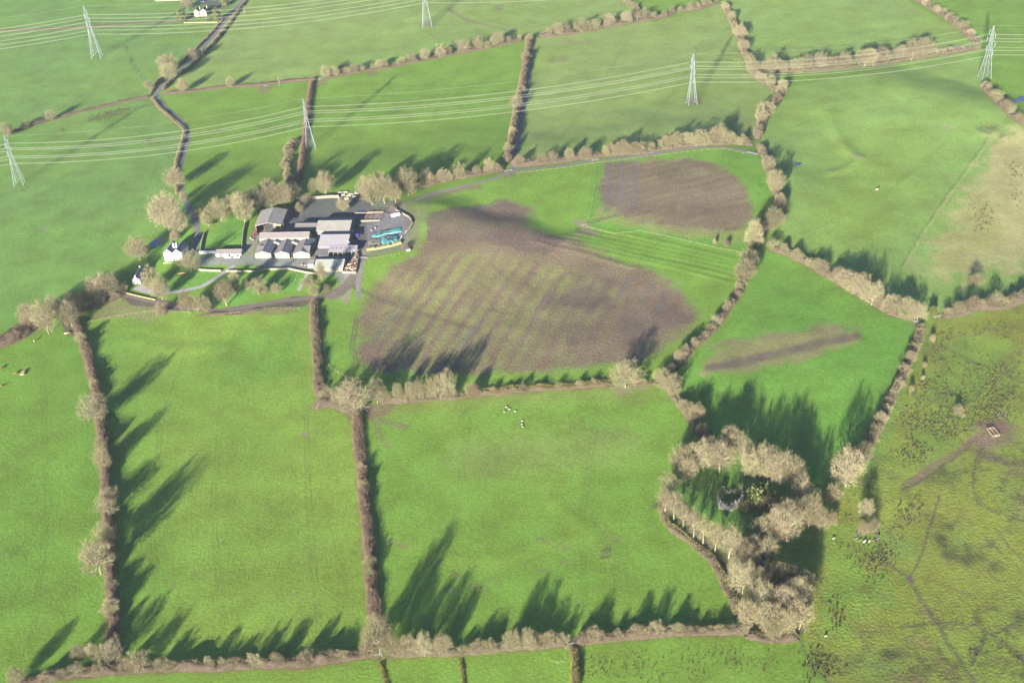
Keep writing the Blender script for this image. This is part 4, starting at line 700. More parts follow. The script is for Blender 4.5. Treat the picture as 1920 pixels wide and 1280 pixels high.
# ------------------------------------------------------------------ hedge bodies
STY = {'brown': ('hedge_twig', 'hedge_core'), 'red': ('hedge_red', 'hedge_core'), 'pale': ('twig', 'hedge_core'), 'dry': ('dry', 'hedge_core'), 'gorse': ('gorse', 'hedge_core')}
def hedge_body(P, w, h, style, rag, label, r, name='hedge'):
    w, h = w * 1.08, h * (1.22 if w > 2 else 1.0)
    P = resample(P, 1.2); n = len(P); d = np.gradient(P, axis=0); nn = np.stack([-d[:, 1], d[:, 0]], 1); nn /= np.linalg.norm(nn, axis=1)[:, None] + 1e-9
    P = P + nn * ((fbm(P[:, 0], P[:, 1], 11, 2) - 0.5) * w * 0.5 * rag)[:, None]
    hz = h * (1 + rag * (fbm(P[:, 0] + 50, P[:, 1] + 90, 7, 4) - 0.5) * 3.2); hz = np.clip(hz, 0.3, None); ww = w * (1 + rag * (fbm(P[:, 0] + 5, P[:, 1] + 9, 7, 2) - 0.5) * 1.2)
    en = np.minimum(1, np.minimum(np.arange(n), np.arange(n)[::-1]) / 2.0 + 0.25); hz = hz * en; ww = ww * (0.4 + 0.6 * en)
    prof = [(-0.40, 0.0), (-0.42, 0.5), (-0.30, 0.82), (0, 0.92), (0.30, 0.82), (0.42, 0.5), (0.40, 0.0)]
    gz = hgt(P[:, 0], P[:, 1]) - 0.15
    V = []
    for a, b in prof:
        k = 0.62 + 0.5 * vnoise(P[:, 0] / 1.9 + a * 9, P[:, 1] / 1.9 + b * 5)
        q = P + nn * (ww * a * k)[:, None]; V.append(np.column_stack([q, gz + hz * b * k * 0.86]))
    V = np.stack(V, 1); m = len(prof); V = V.reshape(-1, 3); Fc = []
    for i in range(n - 1):
        for j in range(m - 1): Fc.append((i * m + j, i * m + j + 1, (i + 1) * m + j + 1, (i + 1) * m + j))
    dist = np.linalg.norm(P.mean(0)); den = int(np.clip(150 * (420 / dist) ** 1.3, 30, 150) * (0.6 + 0.12 * (w + h * 0.8)))
    ns = int(n * 1.2 * den * 0.5); t = r.random(ns) * (n - 1.001); i0 = t.astype(int); fr = t - i0
    a = r.uniform(-1, 1, ns); ang = a * 2.0
    C0 = P[i0] * (1 - fr)[:, None] + P[np.minimum(i0 + 1, n - 1)] * fr[:, None]; hh = hz[i0] * r.uniform(0.55, 1.0, ns); w2 = ww[i0] * 0.5 * r.uniform(0.6, 1.0, ns)
    off = np.sin(ang); zz = np.clip(np.cos(ang) * 0.66 + 0.30, 0.04, 1)
    Q = np.column_stack([C0 + nn[i0] * (off * w2)[:, None], gz[i0] + hh * zz])
    D = np.column_stack([nn[i0] * (off * 0.9)[:, None], np.full(ns, 0.75)]) + r.normal(size=(ns, 3)) * 0.5; D /= np.linalg.norm(D, axis=1)[:, None]
    k = math.sqrt(150 / max(den, 30)) * 0.75
    V2, T2 = slivers(Q, D, (0.35 + 0.22 * h) * r.uniform(0.5, 1.5, ns), 0.11 * k * r.uniform(0.6, 1.5, ns), r)
    Fq = np.array(Fc); Fq = np.concatenate([Fq[:, [0, 1, 2]], Fq[:, [0, 2, 3]]])
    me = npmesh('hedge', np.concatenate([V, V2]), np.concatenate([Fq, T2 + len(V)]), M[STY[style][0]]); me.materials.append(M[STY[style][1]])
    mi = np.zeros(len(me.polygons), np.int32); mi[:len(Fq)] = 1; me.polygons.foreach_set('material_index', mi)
    return tag(link(name, me), label, 'hedge')
ORD = 'first second third fourth fifth sixth seventh eighth ninth tenth eleventh twelfth thirteenth fourteenth fifteenth sixteenth seventeenth eighteenth nineteenth twentieth twenty-first twenty-second twenty-third twenty-fourth twenty-fifth twenty-sixth twenty-seventh twenty-eighth twenty-ninth thirtieth thirty-first thirty-second thirty-third thirty-fourth thirty-fifth thirty-sixth thirty-seventh thirty-eighth thirty-ninth fortieth'.split()
PLANTED = []
for key, (phr, pts, w, h, sty, rag, (nt_, h0, h1), order) in HEDGES.items():
    Pw = wp(pts); lab = phr.replace('the ', '', 1)
    if 'hedge' not in lab and 'row' not in lab and 'belt' not in lab and 'scrub' not in lab: lab = 'hedge forming ' + phr
    if 'tree row' in lab or 'tree belt' in lab: lab = 'twiggy undergrowth below ' + phr
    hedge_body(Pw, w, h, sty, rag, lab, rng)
    if nt_:
        Q = resample(pts, 1.0); tt = np.sort(np.clip((np.arange(nt_) + 0.5 + rng.uniform(-0.8, 0.8, nt_)) / nt_, 0.01, 0.99))
        for j, t in enumerate(tt):
            x, y = Q[int(t * (len(Q) - 1))]; x += rng.normal(0, 1.2); y += rng.normal(0, 0.8)
            hm = h0 + (h1 - h0) * rng.random() ** 1.7; kd = 'shrub' if hm < 5.5 else rng.choice(['dome', 'dome', 'spread', 'tall', 'shrub', 'shrub', 'ivy', 'sparse'])
            plant(x, y, hm, hm * rng.uniform(0.75, 1.05) * (0.7 if kd == 'tall' else 1), kd, 'auto', 'bare trees and bushes in ' + phr, True, key)
for x, y, hh, ww, kd, lb in TREES + WOOD_GREEN: plant(x, y, hh, ww, kd, lb)
# number the plants of each hedge in reading order, the singly described ones counted too
for key, (phr, pts, w, h, sty, rag, tr, order) in HEDGES.items():
    if not any(k == key for *_, k in PLANTED): continue
    L_ = wp(pts); near_ = [q for q in PLANTED if q[4] == key or (q[4] is None and seg_dist(q[0].location.x, q[0].location.y, L_) < 5.0)]
    for low in (True, False):
        for j, q in enumerate(sorted((q for q in near_ if q[3] == low), key=lambda q: q[1 if order == 'left' else 2])):
            if q[4] == key: q[0]['label'] = f"{ORD[j]} bare {'bush' if low else 'tree'} from the {order} in {phr}"
def _part(x, y):
    if y > 1095: return 'in the lower block of the wood'
    if y > 1035 and x < 1450: return 'in the neck of the wood'
    if y < 925: return 'along the top of the tree ring'
    if x < 1345: return 'along the left of the tree ring'
    return 'along the bottom right of the tree ring'
_seen = {}
for x, y, hh, ww in sorted(WOOD):
    k = _part(x, y); _seen[k] = _seen.get(k, 0) + 1
    kd = rng.choice(['dome', 'tall', 'tall', 'spread'])
    if (x < 1345 and 925 < y < 1040) or (1335 < x < 1380 and y > 1030 and y < 1050) or (1420 < x < 1445 and 1000 < y < 1060): kd = 'sparse'
    plant(x, y, hh * 1.08, ww * 1.08, kd, f'{ORD[_seen[k] - 1]} bare pale tree from the left {k}', 'bare trees of the ring and wood')
# scrub along the edges of the wood
hedge_body(wp([(1238, 950), (1248, 978), (1268, 1000), (1300, 1022), (1330, 1046), (1352, 1080), (1372, 1120), (1384, 1155)]), 3.5, 2.0, 'dry', 0.8, 'pale scrubby edge of the wood facing the sheep pasture', rng)
hedge_body(wp([(1395, 1194), (1440, 1202), (1500, 1198)]), 4.0, 2.2, 'brown', 0.7, 'scrubby lower edge of the wood beside the marsh', rng)

# ------------------------------------------------------------------ farm buildings
FARM_ANG = math.radians(-5.5)
def site(name, label, cat, xl, xr, y, ang=FARM_ANG, group=None):
    """an Empty at the front left foot; local x runs along the front, y away from the camera"""
    a, b = gp(xl, y), gp(xr, y); e = empty(name, (a[0], a[1], a[2] - 0.05), ang, label, cat, group)
    return e, float(np.hypot(*(b - a)[:2]))
def slab(root, p, q, r, s, m, name='roof_slope', t=0.18):
    """roof slope from four corners, given thickness"""
    P = np.array([p, q, r, s], float); n = np.cross(P[1] - P[0], P[3] - P[0]); n /= np.linalg.norm(n)
    if n[2] < 0: n = -n
    lo = P + n * 0.03; hi = P + n * (0.03 + t); mb = MB().add([*lo, *hi], [(3, 2, 1, 0), (4, 5, 6, 7), (0, 1, 5, 4), (1, 2, 6, 5), (2, 3, 7, 6), (3, 0, 4, 7)])
    return mb.build(name, M[m], root)
def gable_shell(w, d, hw, rise, ridge, x0=0.0, y0=0.0):
    mb = MB()
    if ridge == 'y': mb.prism([(x0, -1), (x0 + w, -1), (x0 + w, hw), (x0 + w / 2, hw + rise), (x0, hw)], y0, y0 + d)
    else:
        k = MB().prism([(y0, -1), (y0 + d, -1), (y0 + d, hw), (y0 + d / 2, hw + rise), (y0, hw)], x0, x0 + w)
        mb.add([(b, a, c) for a, b, c in k.v], [f[::-1] for f in k.f])
    return mb
def gable_roof(root, w, d, hw, rise, ridge, mA, mB, ov=0.35, x0=0.0, y0=0.0):
    """mA: left or front slope, mB: right or back slope, its shade in the colour where darker"""
    if ridge == 'y':
        s = rise / (w / 2); zl = hw - ov * s; A, B, Z = x0 - ov, x0 + w + ov, hw + rise
        slab(root, (A, y0 - ov, zl), (x0 + w / 2, y0 - ov, Z), (x0 + w / 2, y0 + d + ov, Z), (A, y0 + d + ov, zl), mA)
        slab(root, (x0 + w / 2, y0 - ov, Z), (B, y0 - ov, zl), (B, y0 + d + ov, zl), (x0 + w / 2, y0 + d + ov, Z), mB)
        MB().box(x0 + w / 2 - 0.18, x0 + w / 2 + 0.18, y0 - ov, y0 + d + ov, Z + 0.1, Z + 0.3).build('ridge_cap', M['sheet'], root)
    else:
        s = rise / (d / 2); zl = hw - ov * s; Z = hw + rise
        slab(root, (x0 - ov, y0 - ov, zl), (x0 + w + ov, y0 - ov, zl), (x0 + w + ov, y0 + d / 2, Z), (x0 - ov, y0 + d / 2, Z), mA)
        slab(root, (x0 - ov, y0 + d / 2, Z), (x0 + w + ov, y0 + d / 2, Z), (x0 + w + ov, y0 + d + ov, zl), (x0 - ov, y0 + d + ov, zl), mB)
        MB().box(x0 - ov, x0 + w + ov, y0 + d / 2 - 0.18, y0 + d / 2 + 0.18, Z + 0.1, Z + 0.3).build('ridge_cap', M['sheet'], root)
def opening(root, name, x0, x1, z0, z1, m, y=0.0, out=0.06, frame=None):
    o = MB().box(x0, x1, y - out, y + 0.02, z0, z1).build(name, M[m], root)
    if frame: MB().box(x0 + 0.12, x1 - 0.12, y - out - 0.02, y - out + 0.005, z0 + 0.12, z1 - 0.12).build('pane', M['glass'], o)
    return o
def chimney(root, x, y, z0, z1, s=0.9, m='white'):
    c = MB().box(x - s / 2, x + s / 2, y - s / 2, y + s / 2, z0, z1).build('chimney', M[m], root)
    MB().bar((x - s * .2, y, z1 - .02), (x - s * .2, y, z1 + 0.45), 0.14, 0.11, 6).bar((x + s * .2, y, z1 - .02), (x + s * .2, y, z1 + 0.45), 0.14, 0.11, 6).build('chimney_pot', M['rust'], c)

def rooflights(root, w, y0, z0, y1, z1, n, m='rooflight', t0=0.4, t1=0.62, x0=0.0, wd=0.9):
    for k in range(n):
        x = x0 + w * (k + 0.6) / (n + 0.2); a = np.array([y0 + (y1 - y0) * t0, z0 + (z1 - z0) * t0]); b = np.array([y0 + (y1 - y0) * t1, z0 + (z1 - z0) * t1])
        slab(root, (x - wd / 2, a[0], a[1] + 0.2), (x + wd / 2, a[0], a[1] + 0.2), (x + wd / 2, b[0], b[1] + 0.2), (x - wd / 2, b[0], b[1] + 0.2), m, 'rooflight', 0.06)

# white farmhouse with twin gables
e, w = site('farmhouse', 'large white farmhouse with twin gables and two white chimneys beside the lane end', 'house', 310, 342, 490.5, math.radians(-8))
h, d = 6.4, 12.0
mb = gable_shell(w / 2, d, h, 2.7, 'y'); k = gable_shell(w / 2, d, h, 2.7, 'y', w / 2 + 0.001); mb.add(k.v, k.f); mb.build('wall', M['white'], e)
gable_roof(e, w / 2, d, h, 2.7, 'y', 'slate_warm', 'slate', 0.12); gable_roof(e, w / 2, d, h, 2.7, 'y', 'slate', 'slate', 0.12, w / 2 + 0.02)
chimney(e, w / 2 - 0.9, 6.0, h + 0.3, h + 4.2, 1.0); chimney(e, w / 2 + 0.9, 6.4, h + 0.3, h + 4.2, 1.0)
for x in (1.6, 4.2, 7.6, 10.2): opening(e, 'window', x, x + 0.9, 3.9, 5.3, 'white', frame=1); opening(e, 'window', x, x + 0.9, 1.0, 2.4, 'white', frame=1)
opening(e, 'door', w / 2 - 0.5, w / 2 + 0.5, 0, 2.1, 'shade'); opening(e, 'window', w / 2 - 0.5, w / 2 + 0.3, h - 0.9, h - 0.1, 'white', frame=1)
MB().box(w + 0.01, w + 4.0, 4.0, 10.5, -1, 2.7).build('lean_to', M['white'], e); slab(e, (w + 0.02, 3.8, 4.3), (w + 4.2, 3.8, 2.7), (w + 4.2, 10.7, 2.7), (w + 0.02, 10.7, 4.3), 'slate')
MB().box(-0.6, w + 0.6, -2.4, -2.0, -0.5, 0.5).build('terrace_wall', M['stone'], e)
# small white cottage
e, w = site('cottage', 'small white cottage with a dark slate roof at the end of the drive', 'house', 249.5, 263, 533.5, math.radians(-2))
d = 12.5; gable_shell(w, d, 3.3, 2.3, 'y').build('wall', M['white'], e); gable_roof(e, w, d, 3.3, 2.3, 'y', 'slate', 'slate', 0.12)
chimney(e, w / 2, d - 0.6, 4.6, 7.0, 0.9); chimney(e, w / 2, 0.6, 4.6, 6.4, 0.7)
opening(e, 'window', 0.8, 1.7, 1.0, 2.2, 'white', frame=1); opening(e, 'door', 2.4, 3.3, 0, 2.1, 'shade')
for y in (2.2, 5.0, 7.6, 10.2):
    f = MB().box(w - 0.02, w + 0.05, y, y + 1.0, 1.0, 2.3).build('window', M['white'], e); MB().box(w + 0.03, w + 0.07, y + .12, y + .88, 1.12, 2.18).build('pane', M['glass'], f)
for y in (4, 8): slab(e, (w * 0.68, y, 4.95), (w * 0.82, y, 4.28), (w * 0.82, y + 0.9, 4.28), (w * 0.68, y + 0.9, 4.95), 'glass', 'rooflight', 0.12)
# low range with the pinkish roof, white garden wall
e, w = site('stone_outbuilding', 'long low outbuilding with a pinkish slate roof beside the yard', 'outbuilding', 405, 452, 481.5)
gable_shell(w, 6.0, 2.1, 1.5, 'x').build('wall', M['white'], e); gable_roof(e, w, 6.0, 2.1, 1.5, 'x', 'slate_warm', 'slate_warm', 0.2)
for x in (3.0, 8.5, 12.5): opening(e, 'door', x, x + 1.2, 0, 1.9, 'shade')
for x in (5.5, 10.6, 15.0): opening(e, 'window', x, x + 0.9, 0.9, 1.7, 'white', frame=1)
# open fronted barn
e, w = site('open_barn', 'large open fronted barn with a pale sheeted roof below the trees', 'barn', 481, 529, 436, math.radians(-3))
d, h, r = 22.0, 5.2, 1.9
MB().box(0, 0.25, 0, d, -1, h).box(0.251, w - 0.251, d - 0.25, d, -1, h).build('wall', M['sheet_dark'], e)
MB().box(w - 0.25, w, 6, d, -1, h - 1.0).build('side_wall', M['sheet_dark'], e)
gable_roof(e, w, d, h, r, 'y', 'sheet', 'sheet', 0.4)
for x in (0.4, w / 3, 2 * w / 3, w - 0.4):
    MB().bar((x, 0.2, -1), (x, 0.2, h + r * (1 - abs(x / w * 2 - 1)) - 0.2), 0.16).build('post', M['rust'], e)
MB().bar((0, -0.1, h - 0.15), (w / 2, -0.1, h + r - 0.15), 0.17).bar((w / 2, -0.1, h + r - 0.15), (w, -0.1, h - 0.15), 0.17).build('bargeboard', M['concrete'], e)
bb = empty('straw_stack', e.matrix_basis @ Vector((w * 0.62, 6.0, 0)), FARM_ANG, 'stack of straw bales inside the open fronted barn', 'straw stack')
for i in range(4):
    for j in range(3): MB().box(i * 1.25, i * 1.25 + 1.2, 0, 2.3, j * 1.05, j * 1.05 + 1.0).build('bale', M['hay'], bb)
# back range and three gabled wings
e, w = site('slate_range', 'long purple slate roofed range behind the three gabled wings', 'outbuilding', 488.5, 581.5, 458.5)
gable_shell(w, 7.0, 4.8, 2.0, 'x').build('wall', M['cream'], e); gable_roof(e, w, 7.0, 4.8, 2.0, 'x', 'slate_warm', 'slate', 0.25)  # front slope in the sunlit tone, back slope in the shaded one
for x in (2, 13.5, 28): opening(e, 'window', x, x + 0.9, 2.6, 3.7, 'white', frame=1)
def wing(label, xl, xr, ydoor, cross):
    e, w = site('gabled_barn', label, 'barn', xl, xr, 484.3, FARM_ANG, 'gabled wings of the range'); d = 19.5; h, r = 3.4, 1.75
    gable_shell(w, d, h, r, 'y').build('wall', M['cream'], e); gable_roof(e, w, d, h, r, 'y', 'slate_warm', 'slate', 0.2)  # left slope coloured as sunlit, right slope coloured as shaded
    if cross: slab(e, (cross[0] * w, 0.1, h + 0.1), (cross[1] * w, 0.1, h + 0.1), (cross[1] * w, 7.0, h + r + 0.25), (cross[0] * w, 7.0, h + r + 0.25), 'slate_warm', 'cross_roof'); MB().box(cross[0] * w, cross[1] * w, 0.4, 6.8, h - 0.5, h + 0.1).build('cross_wall', M['cream'], e)
    opening(e, 'door', ydoor * w, ydoor * w + 3.0, 0, 2.3, 'teal'); opening(e, 'window', w * 0.2, w * 0.2 + 0.8, 1.0, 1.9, 'shade'); opening(e, 'window', w * 0.38, w * 0.38 + 0.8, 1.0, 1.9, 'shade')
    for y in (5, 11, 16): slab(e, (w * 0.68, y, h + r * 0.64 + 0.2), (w * 0.76, y, h + r * 0.48 + 0.2), (w * 0.76, y + 1, h + r * 0.48 + 0.2), (w * 0.68, y + 1, h + r * 0.64 + 0.2), 'sheet_pale', 'rooflight', 0.06)
wing('leftmost of the three gabled barns with a turquoise door', 479.5, 509.5, 0.55, (0.02, 0.5)); wing('middle one of the three gabled barns facing the yard', 517, 543.5, 0.42, None); wing('rightmost of the three gabled barns beside the big sheds', 551, 581.6, 0.33, (0.5, 0.98))
for xl, xr, s in ((510.5, 526.5, 'left'), (544.5, 560, 'right')):
    e, w = site('link_block', f'small gabled link block {s} of the middle gabled barn', 'outbuilding', xl, xr, 464.5, FARM_ANG, 'small gabled link blocks')
    gable_shell(w, 4.6, 3.2, 1.3, 'y').build('wall', M['cream'], e); gable_roof(e, w, 4.6, 3.2, 1.3, 'y', 'slate_warm', 'slate', 0.15)  # same pair of slates: sun and shade coloured into the two slopes
# stack of sheds; dark sheet on back slopes carries their shade in its colour
def shed(name, label, xl, xr, y, d, h, r, mA, mB, wall='concrete', n=0, ov=0.3):
    e, w = site(name, label, 'shed', xl, xr, y, FARM_ANG - 0.02); gable_shell(w, d, h, r, 'x').build('wall', M[wall], e); gable_roof(e, w, d, h, r, 'x', mA, mB, ov)
    if n: rooflights(e, w, 0, h, d / 2, h + r, n)
    return e, w
shed('cattle_shed', 'topmost broad shed with a grey corrugated roof', 594.5, 656, 443, 18, 4.4, 2.4, 'sheet', 'sheet_dark', 'sheet_dark')
shed('cattle_shed', 'broad shed with pinkish roof and five small rooflights', 598, 651, 473, 22.5, 4.1, 2.7, 'sheet_pale', 'sheet_dark', 'sheet_dark', 5)
shed('low_shed', 'shed with shade-darkened roof and pale ridge line left of the topmost shed', 553.5, 594, 438, 11, 3.0, 1.6, 'sheet_dark', 'sheet_dark', 'sheet_dark')  # both slopes dark: shade from barn and trees put into the colour
e, w = shed('cattle_shed', 'lowest shed with a pale green roof beside the cattle yard', 590, 643, 510, 16, 2.3, 2.2, 'sheet_green', 'sheet_dark', 'concrete', 5)
e, w = site('lean_to_shed', 'narrow single slope shed with six rooflights above the cattle yard', 'shed', 617.5, 667.5, 480.5, FARM_ANG - 0.02)
slab(e, (-0.3, -0.3, 3.3), (w + 0.3, -0.3, 3.3), (w + 0.3, 6.2, 4.5), (-0.3, 6.2, 4.5), 'sheet_pale'); MB().box(0, w, 5.8, 6.0, -1, 4.35).build('wall', M['sheet_dark'], e)
for k in range(7): MB().bar((w * k / 6, 0, -1), (w * k / 6, 0, 3.25), 0.14).build('post', M['wood'], e)
rooflights(e, w, -0.3, 3.3, 6.2, 4.5, 6, 'sheet_dark', 0.45, 0.68, 0, 1.0)
e, w = site('flat_annexe', 'cream flat roofed annexe at the left end of the lowest shed', 'outbuilding', 577.5, 589, 502.5); MB().box(0, w, 0, 4.0, -1, 2.8).build('wall', M['cream'], e); MB().box(0.3, w, 4.01, 8.5, -1, 3.2).build('rear_wall', M['concrete'], e); slab(e, (-0.2, -0.2, 2.82), (w - 0.01, -0.2, 2.82), (w - 0.01, 3.98, 2.9), (-0.2, 3.98, 2.9), 'sheet_pale', 'roof')
slab(e, (0.2, 4.02, 3.22), (w - 0.01, 4.02, 3.22), (w - 0.01, 8.6, 3.3), (0.2, 8.6, 3.3), 'concrete', 'roof')
e, w = site('low_shed', 'low dark roofed lean to between the two pale sheds', 'shed', 590.5, 616.5, 486); MB().box(0, w, 0.2, 7, -1, 2.2).build('wall', M['concrete'], e); slab(e, (-0.1, 0, 2.22), (w, 0, 2.22), (w, 7.2, 2.9), (-0.1, 7.2, 2.9), 'sheet_dark', 'roof')
e, w = site('feed_bin', 'rounded white feed bin at the end of the pinkish roofed shed', 'feed bin', 650, 656, 466)
MB().bar((1.2, 1.2, 0.8), (1.2, 1.2, 4.2), 1.25, 1.25, 12).bar((1.2, 1.2, 4.2), (1.2, 1.2, 5.0), 1.25, 0.3, 12).bar((1.2, 1.2, 0.2), (1.2, 1.2, 0.8), 0.3, 1.25, 12).build('bin', M['white'], e)
for a in (0.8, 2.4, 3.9, 5.5): MB().bar((1.2 + math.cos(a), 1.2 + math.sin(a), -1), (1.2 + math.cos(a), 1.2 + math.sin(a), 1.2), 0.07).build('leg', M['steel'], e)
# roofless frame and pens
e, w = site('steel_frame_pens', 'roofless steel frame over concrete walled pens', 'cattle pens', 676, 712, 416.5)
MB().box(0, w, 0, 0.25, -1, 1.5).build('front_wall', M['concrete'], e); MB().box(3, w + 0.6, 11.5, 11.75, -1, 2.0).build('rear_wall', M['concrete'], e); MB().box(-6, 2.95, 11.5, 11.75, -1, 1.5).build('low_wall', M['concrete'], e)
for k in range(4):
    x = 3.4 + k * (w - 3.6) / 3
    for y in (0.5, 5.8, 11.2): MB().bar((x, y, -1), (x, y, 4.4), 0.13).build('post', M['rust'], e)
for y in (0.5, 5.8): MB().bar((3.4, y, 4.3), (w - 0.2, y, 4.3), 0.12).build('beam', M['rust'], e)
MB().bar((3.4, 0.5, 2.6), (w - 0.2, 0.5, 2.6), 0.08).build('beam', M['rust'], e)
# house at the top edge
e, w = site('house', 'cream house with two gables at the top edge beside the upper lane', 'house', 365, 387.5, 32, math.radians(-4)); h, d = 5.4, 9.0
g1, g2 = w * 0.40, w * 0.47
mb = gable_shell(g1, d, h, 2.5, 'y'); k = gable_shell(g2, d, h, 2.8, 'y', w - g2); mb.add(k.v, k.f); mb.box(g1 + .001, w - g2 - .001, 1.2, d - 1, -1, h - .3); mb.build('wall', M['cream'], e)
gable_roof(e, g1, d, h, 2.5, 'y', 'slate', 'slate', 0.15); gable_roof(e, g2, d, h, 2.8, 'y', 'slate', 'slate', 0.15, w - g2)
chimney(e, w * 0.42, 5, h - 1, h + 3.8, 0.9, 'cream'); chimney(e, w - 0.7, 7, h - 1, h + 4.0, 0.9, 'cream')
for x in (1.0, 3.2, 7.5, 10.0): opening(e, 'window', x, x + 1, 3.3, 4.8, 'white', frame=1); opening(e, 'window', x, x + 1, 0.9, 2.3, 'white', frame=1)
opening(e, 'door', w * 0.7, w * 0.7 + 1, 0, 2.1, 'shade')
e, w = site('long_shed', 'long low cream walled shed at the top edge', 'shed', 292, 340, 3); gable_shell(w, 7, 2.6, 1.6, 'x').build('wall', M['cream'], e); gable_roof(e, w, 7, 2.6, 1.6, 'x', 'sheet_dark', 'sheet_dark')

# ------------------------------------------------------------------ walls, ruin, water
def wall(name, label, pxs, h, t, m, jag=0.0, cat='wall'):
    P = resample(wp(pxs), 1.5); d = np.gradient(P, axis=0); n = np.stack([-d[:, 1], d[:, 0]], 1); n /= np.linalg.norm(n, axis=1)[:, None] + 1e-9
    rings = []; c = P.mean(0); cz = float(hgt(*c))
    for k, (p, q) in enumerate(zip(P, n)):
        hh = h * (1 + jag * (rng.random() - 0.5) * 2); z = float(hgt(*p)) - cz; a, b = p - q * t / 2 - c, p + q * t / 2 - c
        rings.append([(a[0], a[1], z - 0.6), (b[0], b[1], z - 0.6), (b[0], b[1], z + hh), (a[0], a[1], z + hh)])
    o = MB().loft(rings).build(name, M[m]); o.location = (c[0], c[1], cz)
    return tag(o, label, cat)
wall('garden_wall', 'white garden wall left of the pinkish roofed outbuilding', [(375, 475.5), (404, 475)], 2.0, 0.5, 'white')
wall('garden_wall', 'stone wall along the left side of the walled lawn', [(376, 474), (379, 455), (384, 437)], 1.6, 0.4, 'stone')
wall('garden_wall', 'stone wall along the right side of the walled lawn', [(454, 466), (456, 440), (460, 420)], 1.4, 0.4, 'stone')
wall('yard_wall', 'pale yard wall left of the drive opening', [(372, 507), (395, 508.5), (415, 509)], 1.3, 0.5, 'cream')
wall('yard_wall', 'long pale yard wall right of the drive opening', [(425, 509.5), (485, 510), (498, 506), (542, 505), (560, 509), (578, 512.5), (606, 515.5)], 1.2, 0.5, 'cream')
wall('yard_wall', 'tall yellowish wall at the back of the upper yard', [(584, 374), (600, 372.5), (620, 371), (636, 371)], 2.2, 0.4, 'concrete')
wall('yard_wall', 'cream wall along the bottom of the cattle yard', [(642, 512), (655, 512), (668, 513)], 1.3, 0.4, 'cream')
wall('yard_wall', 'concrete wall along the right side of the cattle yard', [(669, 475), (673, 482), (671, 495), (668, 511)], 1.5, 0.3, 'concrete')
wall('silage_wall', 'curved pale wall round the top of the silage heap', [(735, 390), (745, 396), (758, 403), (767, 408), (772, 414), (773, 420)], 1.3, 0.5, 'concrete')
wall('silage_bank', 'curved bank of white stones right of the silage heap', [(773, 421), (768, 430), (758, 440), (750, 450)], 0.9, 0.9, 'ruin', 0.4, 'bank')
wall('silage_bank', 'grassy bank of old tyres below the silage heap', [(688, 469), (710, 466), (735, 461), (752, 456)], 1.4, 2.4, 'dry', 0.25, 'bank')
wall('garden_wall', 'thin pale wall below the lower gardens', [(232, 549), (260, 556), (292, 563)], 0.9, 0.5, 'dry')
wall('roadside_wall', 'pale wall below the house at the top edge', [(345, 44), (380, 43), (408, 43)], 1.0, 0.5, 'dry')
# ruined tower in the ring of trees
c0 = gp(1368, 940); e = empty('ruined_tower', c0 - np.array([0, 0, .2]), 0, 'jagged pale stone ruin with ivy inside the ring of trees', 'ruin')
def ruin_wall(name, pxs, h0, h1, t):
    P = resample(wp(pxs), 0.7); d = np.gradient(P, axis=0); n = np.stack([-d[:, 1], d[:, 0]], 1); n /= np.linalg.norm(n, axis=1)[:, None] + 1e-9; rings = []
    for p, q in zip(P, n):
        hh = rng.uniform(h0, h1); a, b = p - q * t / 2 * rng.uniform(.8, 1.2), p + q * t / 2 * rng.uniform(.8, 1.2); a = a - c0[:2]; b = b - c0[:2]
        rings.append([(a[0], a[1], -0.6), (b[0], b[1], -0.6), (b[0], b[1], hh), (a[0], a[1], hh * rng.uniform(.85, 1))])
    return MB().loft(rings).build(name, M['ruin'], e)
ruin_wall('front_wall', [(1347, 946), (1353, 953), (1362, 953), (1368, 957), (1380, 950), (1392, 941)], 1.8, 4.2, 1.3)
ruin_wall('side_wall', [(1347, 946), (1350, 934), (1354, 926)], 3.0, 4.5, 1.2); ruin_wall('inner_wall', [(1392, 941), (1392, 930), (1388, 920)], 3.0, 5.0, 1.2); ruin_wall('rear_wall', [(1354, 926), (1370, 922), (1388, 920)], 0.6, 2.0, 1.2)
for pxs, n, hh in (([(1347, 944), (1350, 934), (1354, 926)], 900, 4.6), ([(1392, 938), (1391, 930), (1386, 918)], 900, 5.2), ([(1356, 950), (1368, 952), (1380, 946)], 350, 2.6), ([(1400, 918), (1408, 914)], 300, 3.0)):
    P = resample(wp(pxs), 0.3); q = P[rng.integers(0, len(P), n)] - c0[:2]; LP = np.column_stack([q + rng.normal(0, 0.75, (n, 2)), rng.random(n) * hh])
    V, T = leaf_quads(LP, rng.uniform(0.15, 0.4, n), rng); link('ivy', npmesh('ivy', V, T, M['ivy']), e)
c1 = gp(1626, 1004); e = empty('ruined_pit', c1, 0, 'low ring of broken stones round a dark hollow in the marsh', 'ruin')
for k in range(16):
    a = k / 16 * 6.283; rr = rng.uniform(4.0, 5.2); s = rng.uniform(0.4, 0.9); x, y = rr * 1.1 * math.cos(a), rr * 0.8 * math.sin(a)
    MB().bar((x - s, y, -0.2), (x + s * .5, y + s * .4, rng.uniform(.3, .9)), s * .7, s * .45, 5).build('stone', M['stone' if k in (11, 12) else 'dark_stone'], e)
def sheet(name, label, pxs, m, lift, kind='structure'):
    P = wp(pxs); z = min(float(hgt(*p)) for p in P) if m == 'water' else None
    mb = bmesh.new(); vs_ = [mb.verts.new((p[0], p[1], (np.mean([float(hgt(*q)) for q in P]) if m == 'water' else float(hgt(*p))) + lift)) for p in P]; mb.faces.new(vs_); bmesh.ops.triangulate(mb, faces=mb.faces[:])
    me = bpy.data.meshes.new(name); mb.to_mesh(me); mb.free(); return tag(link(name, me, None, M[m]), label, None, None, kind)
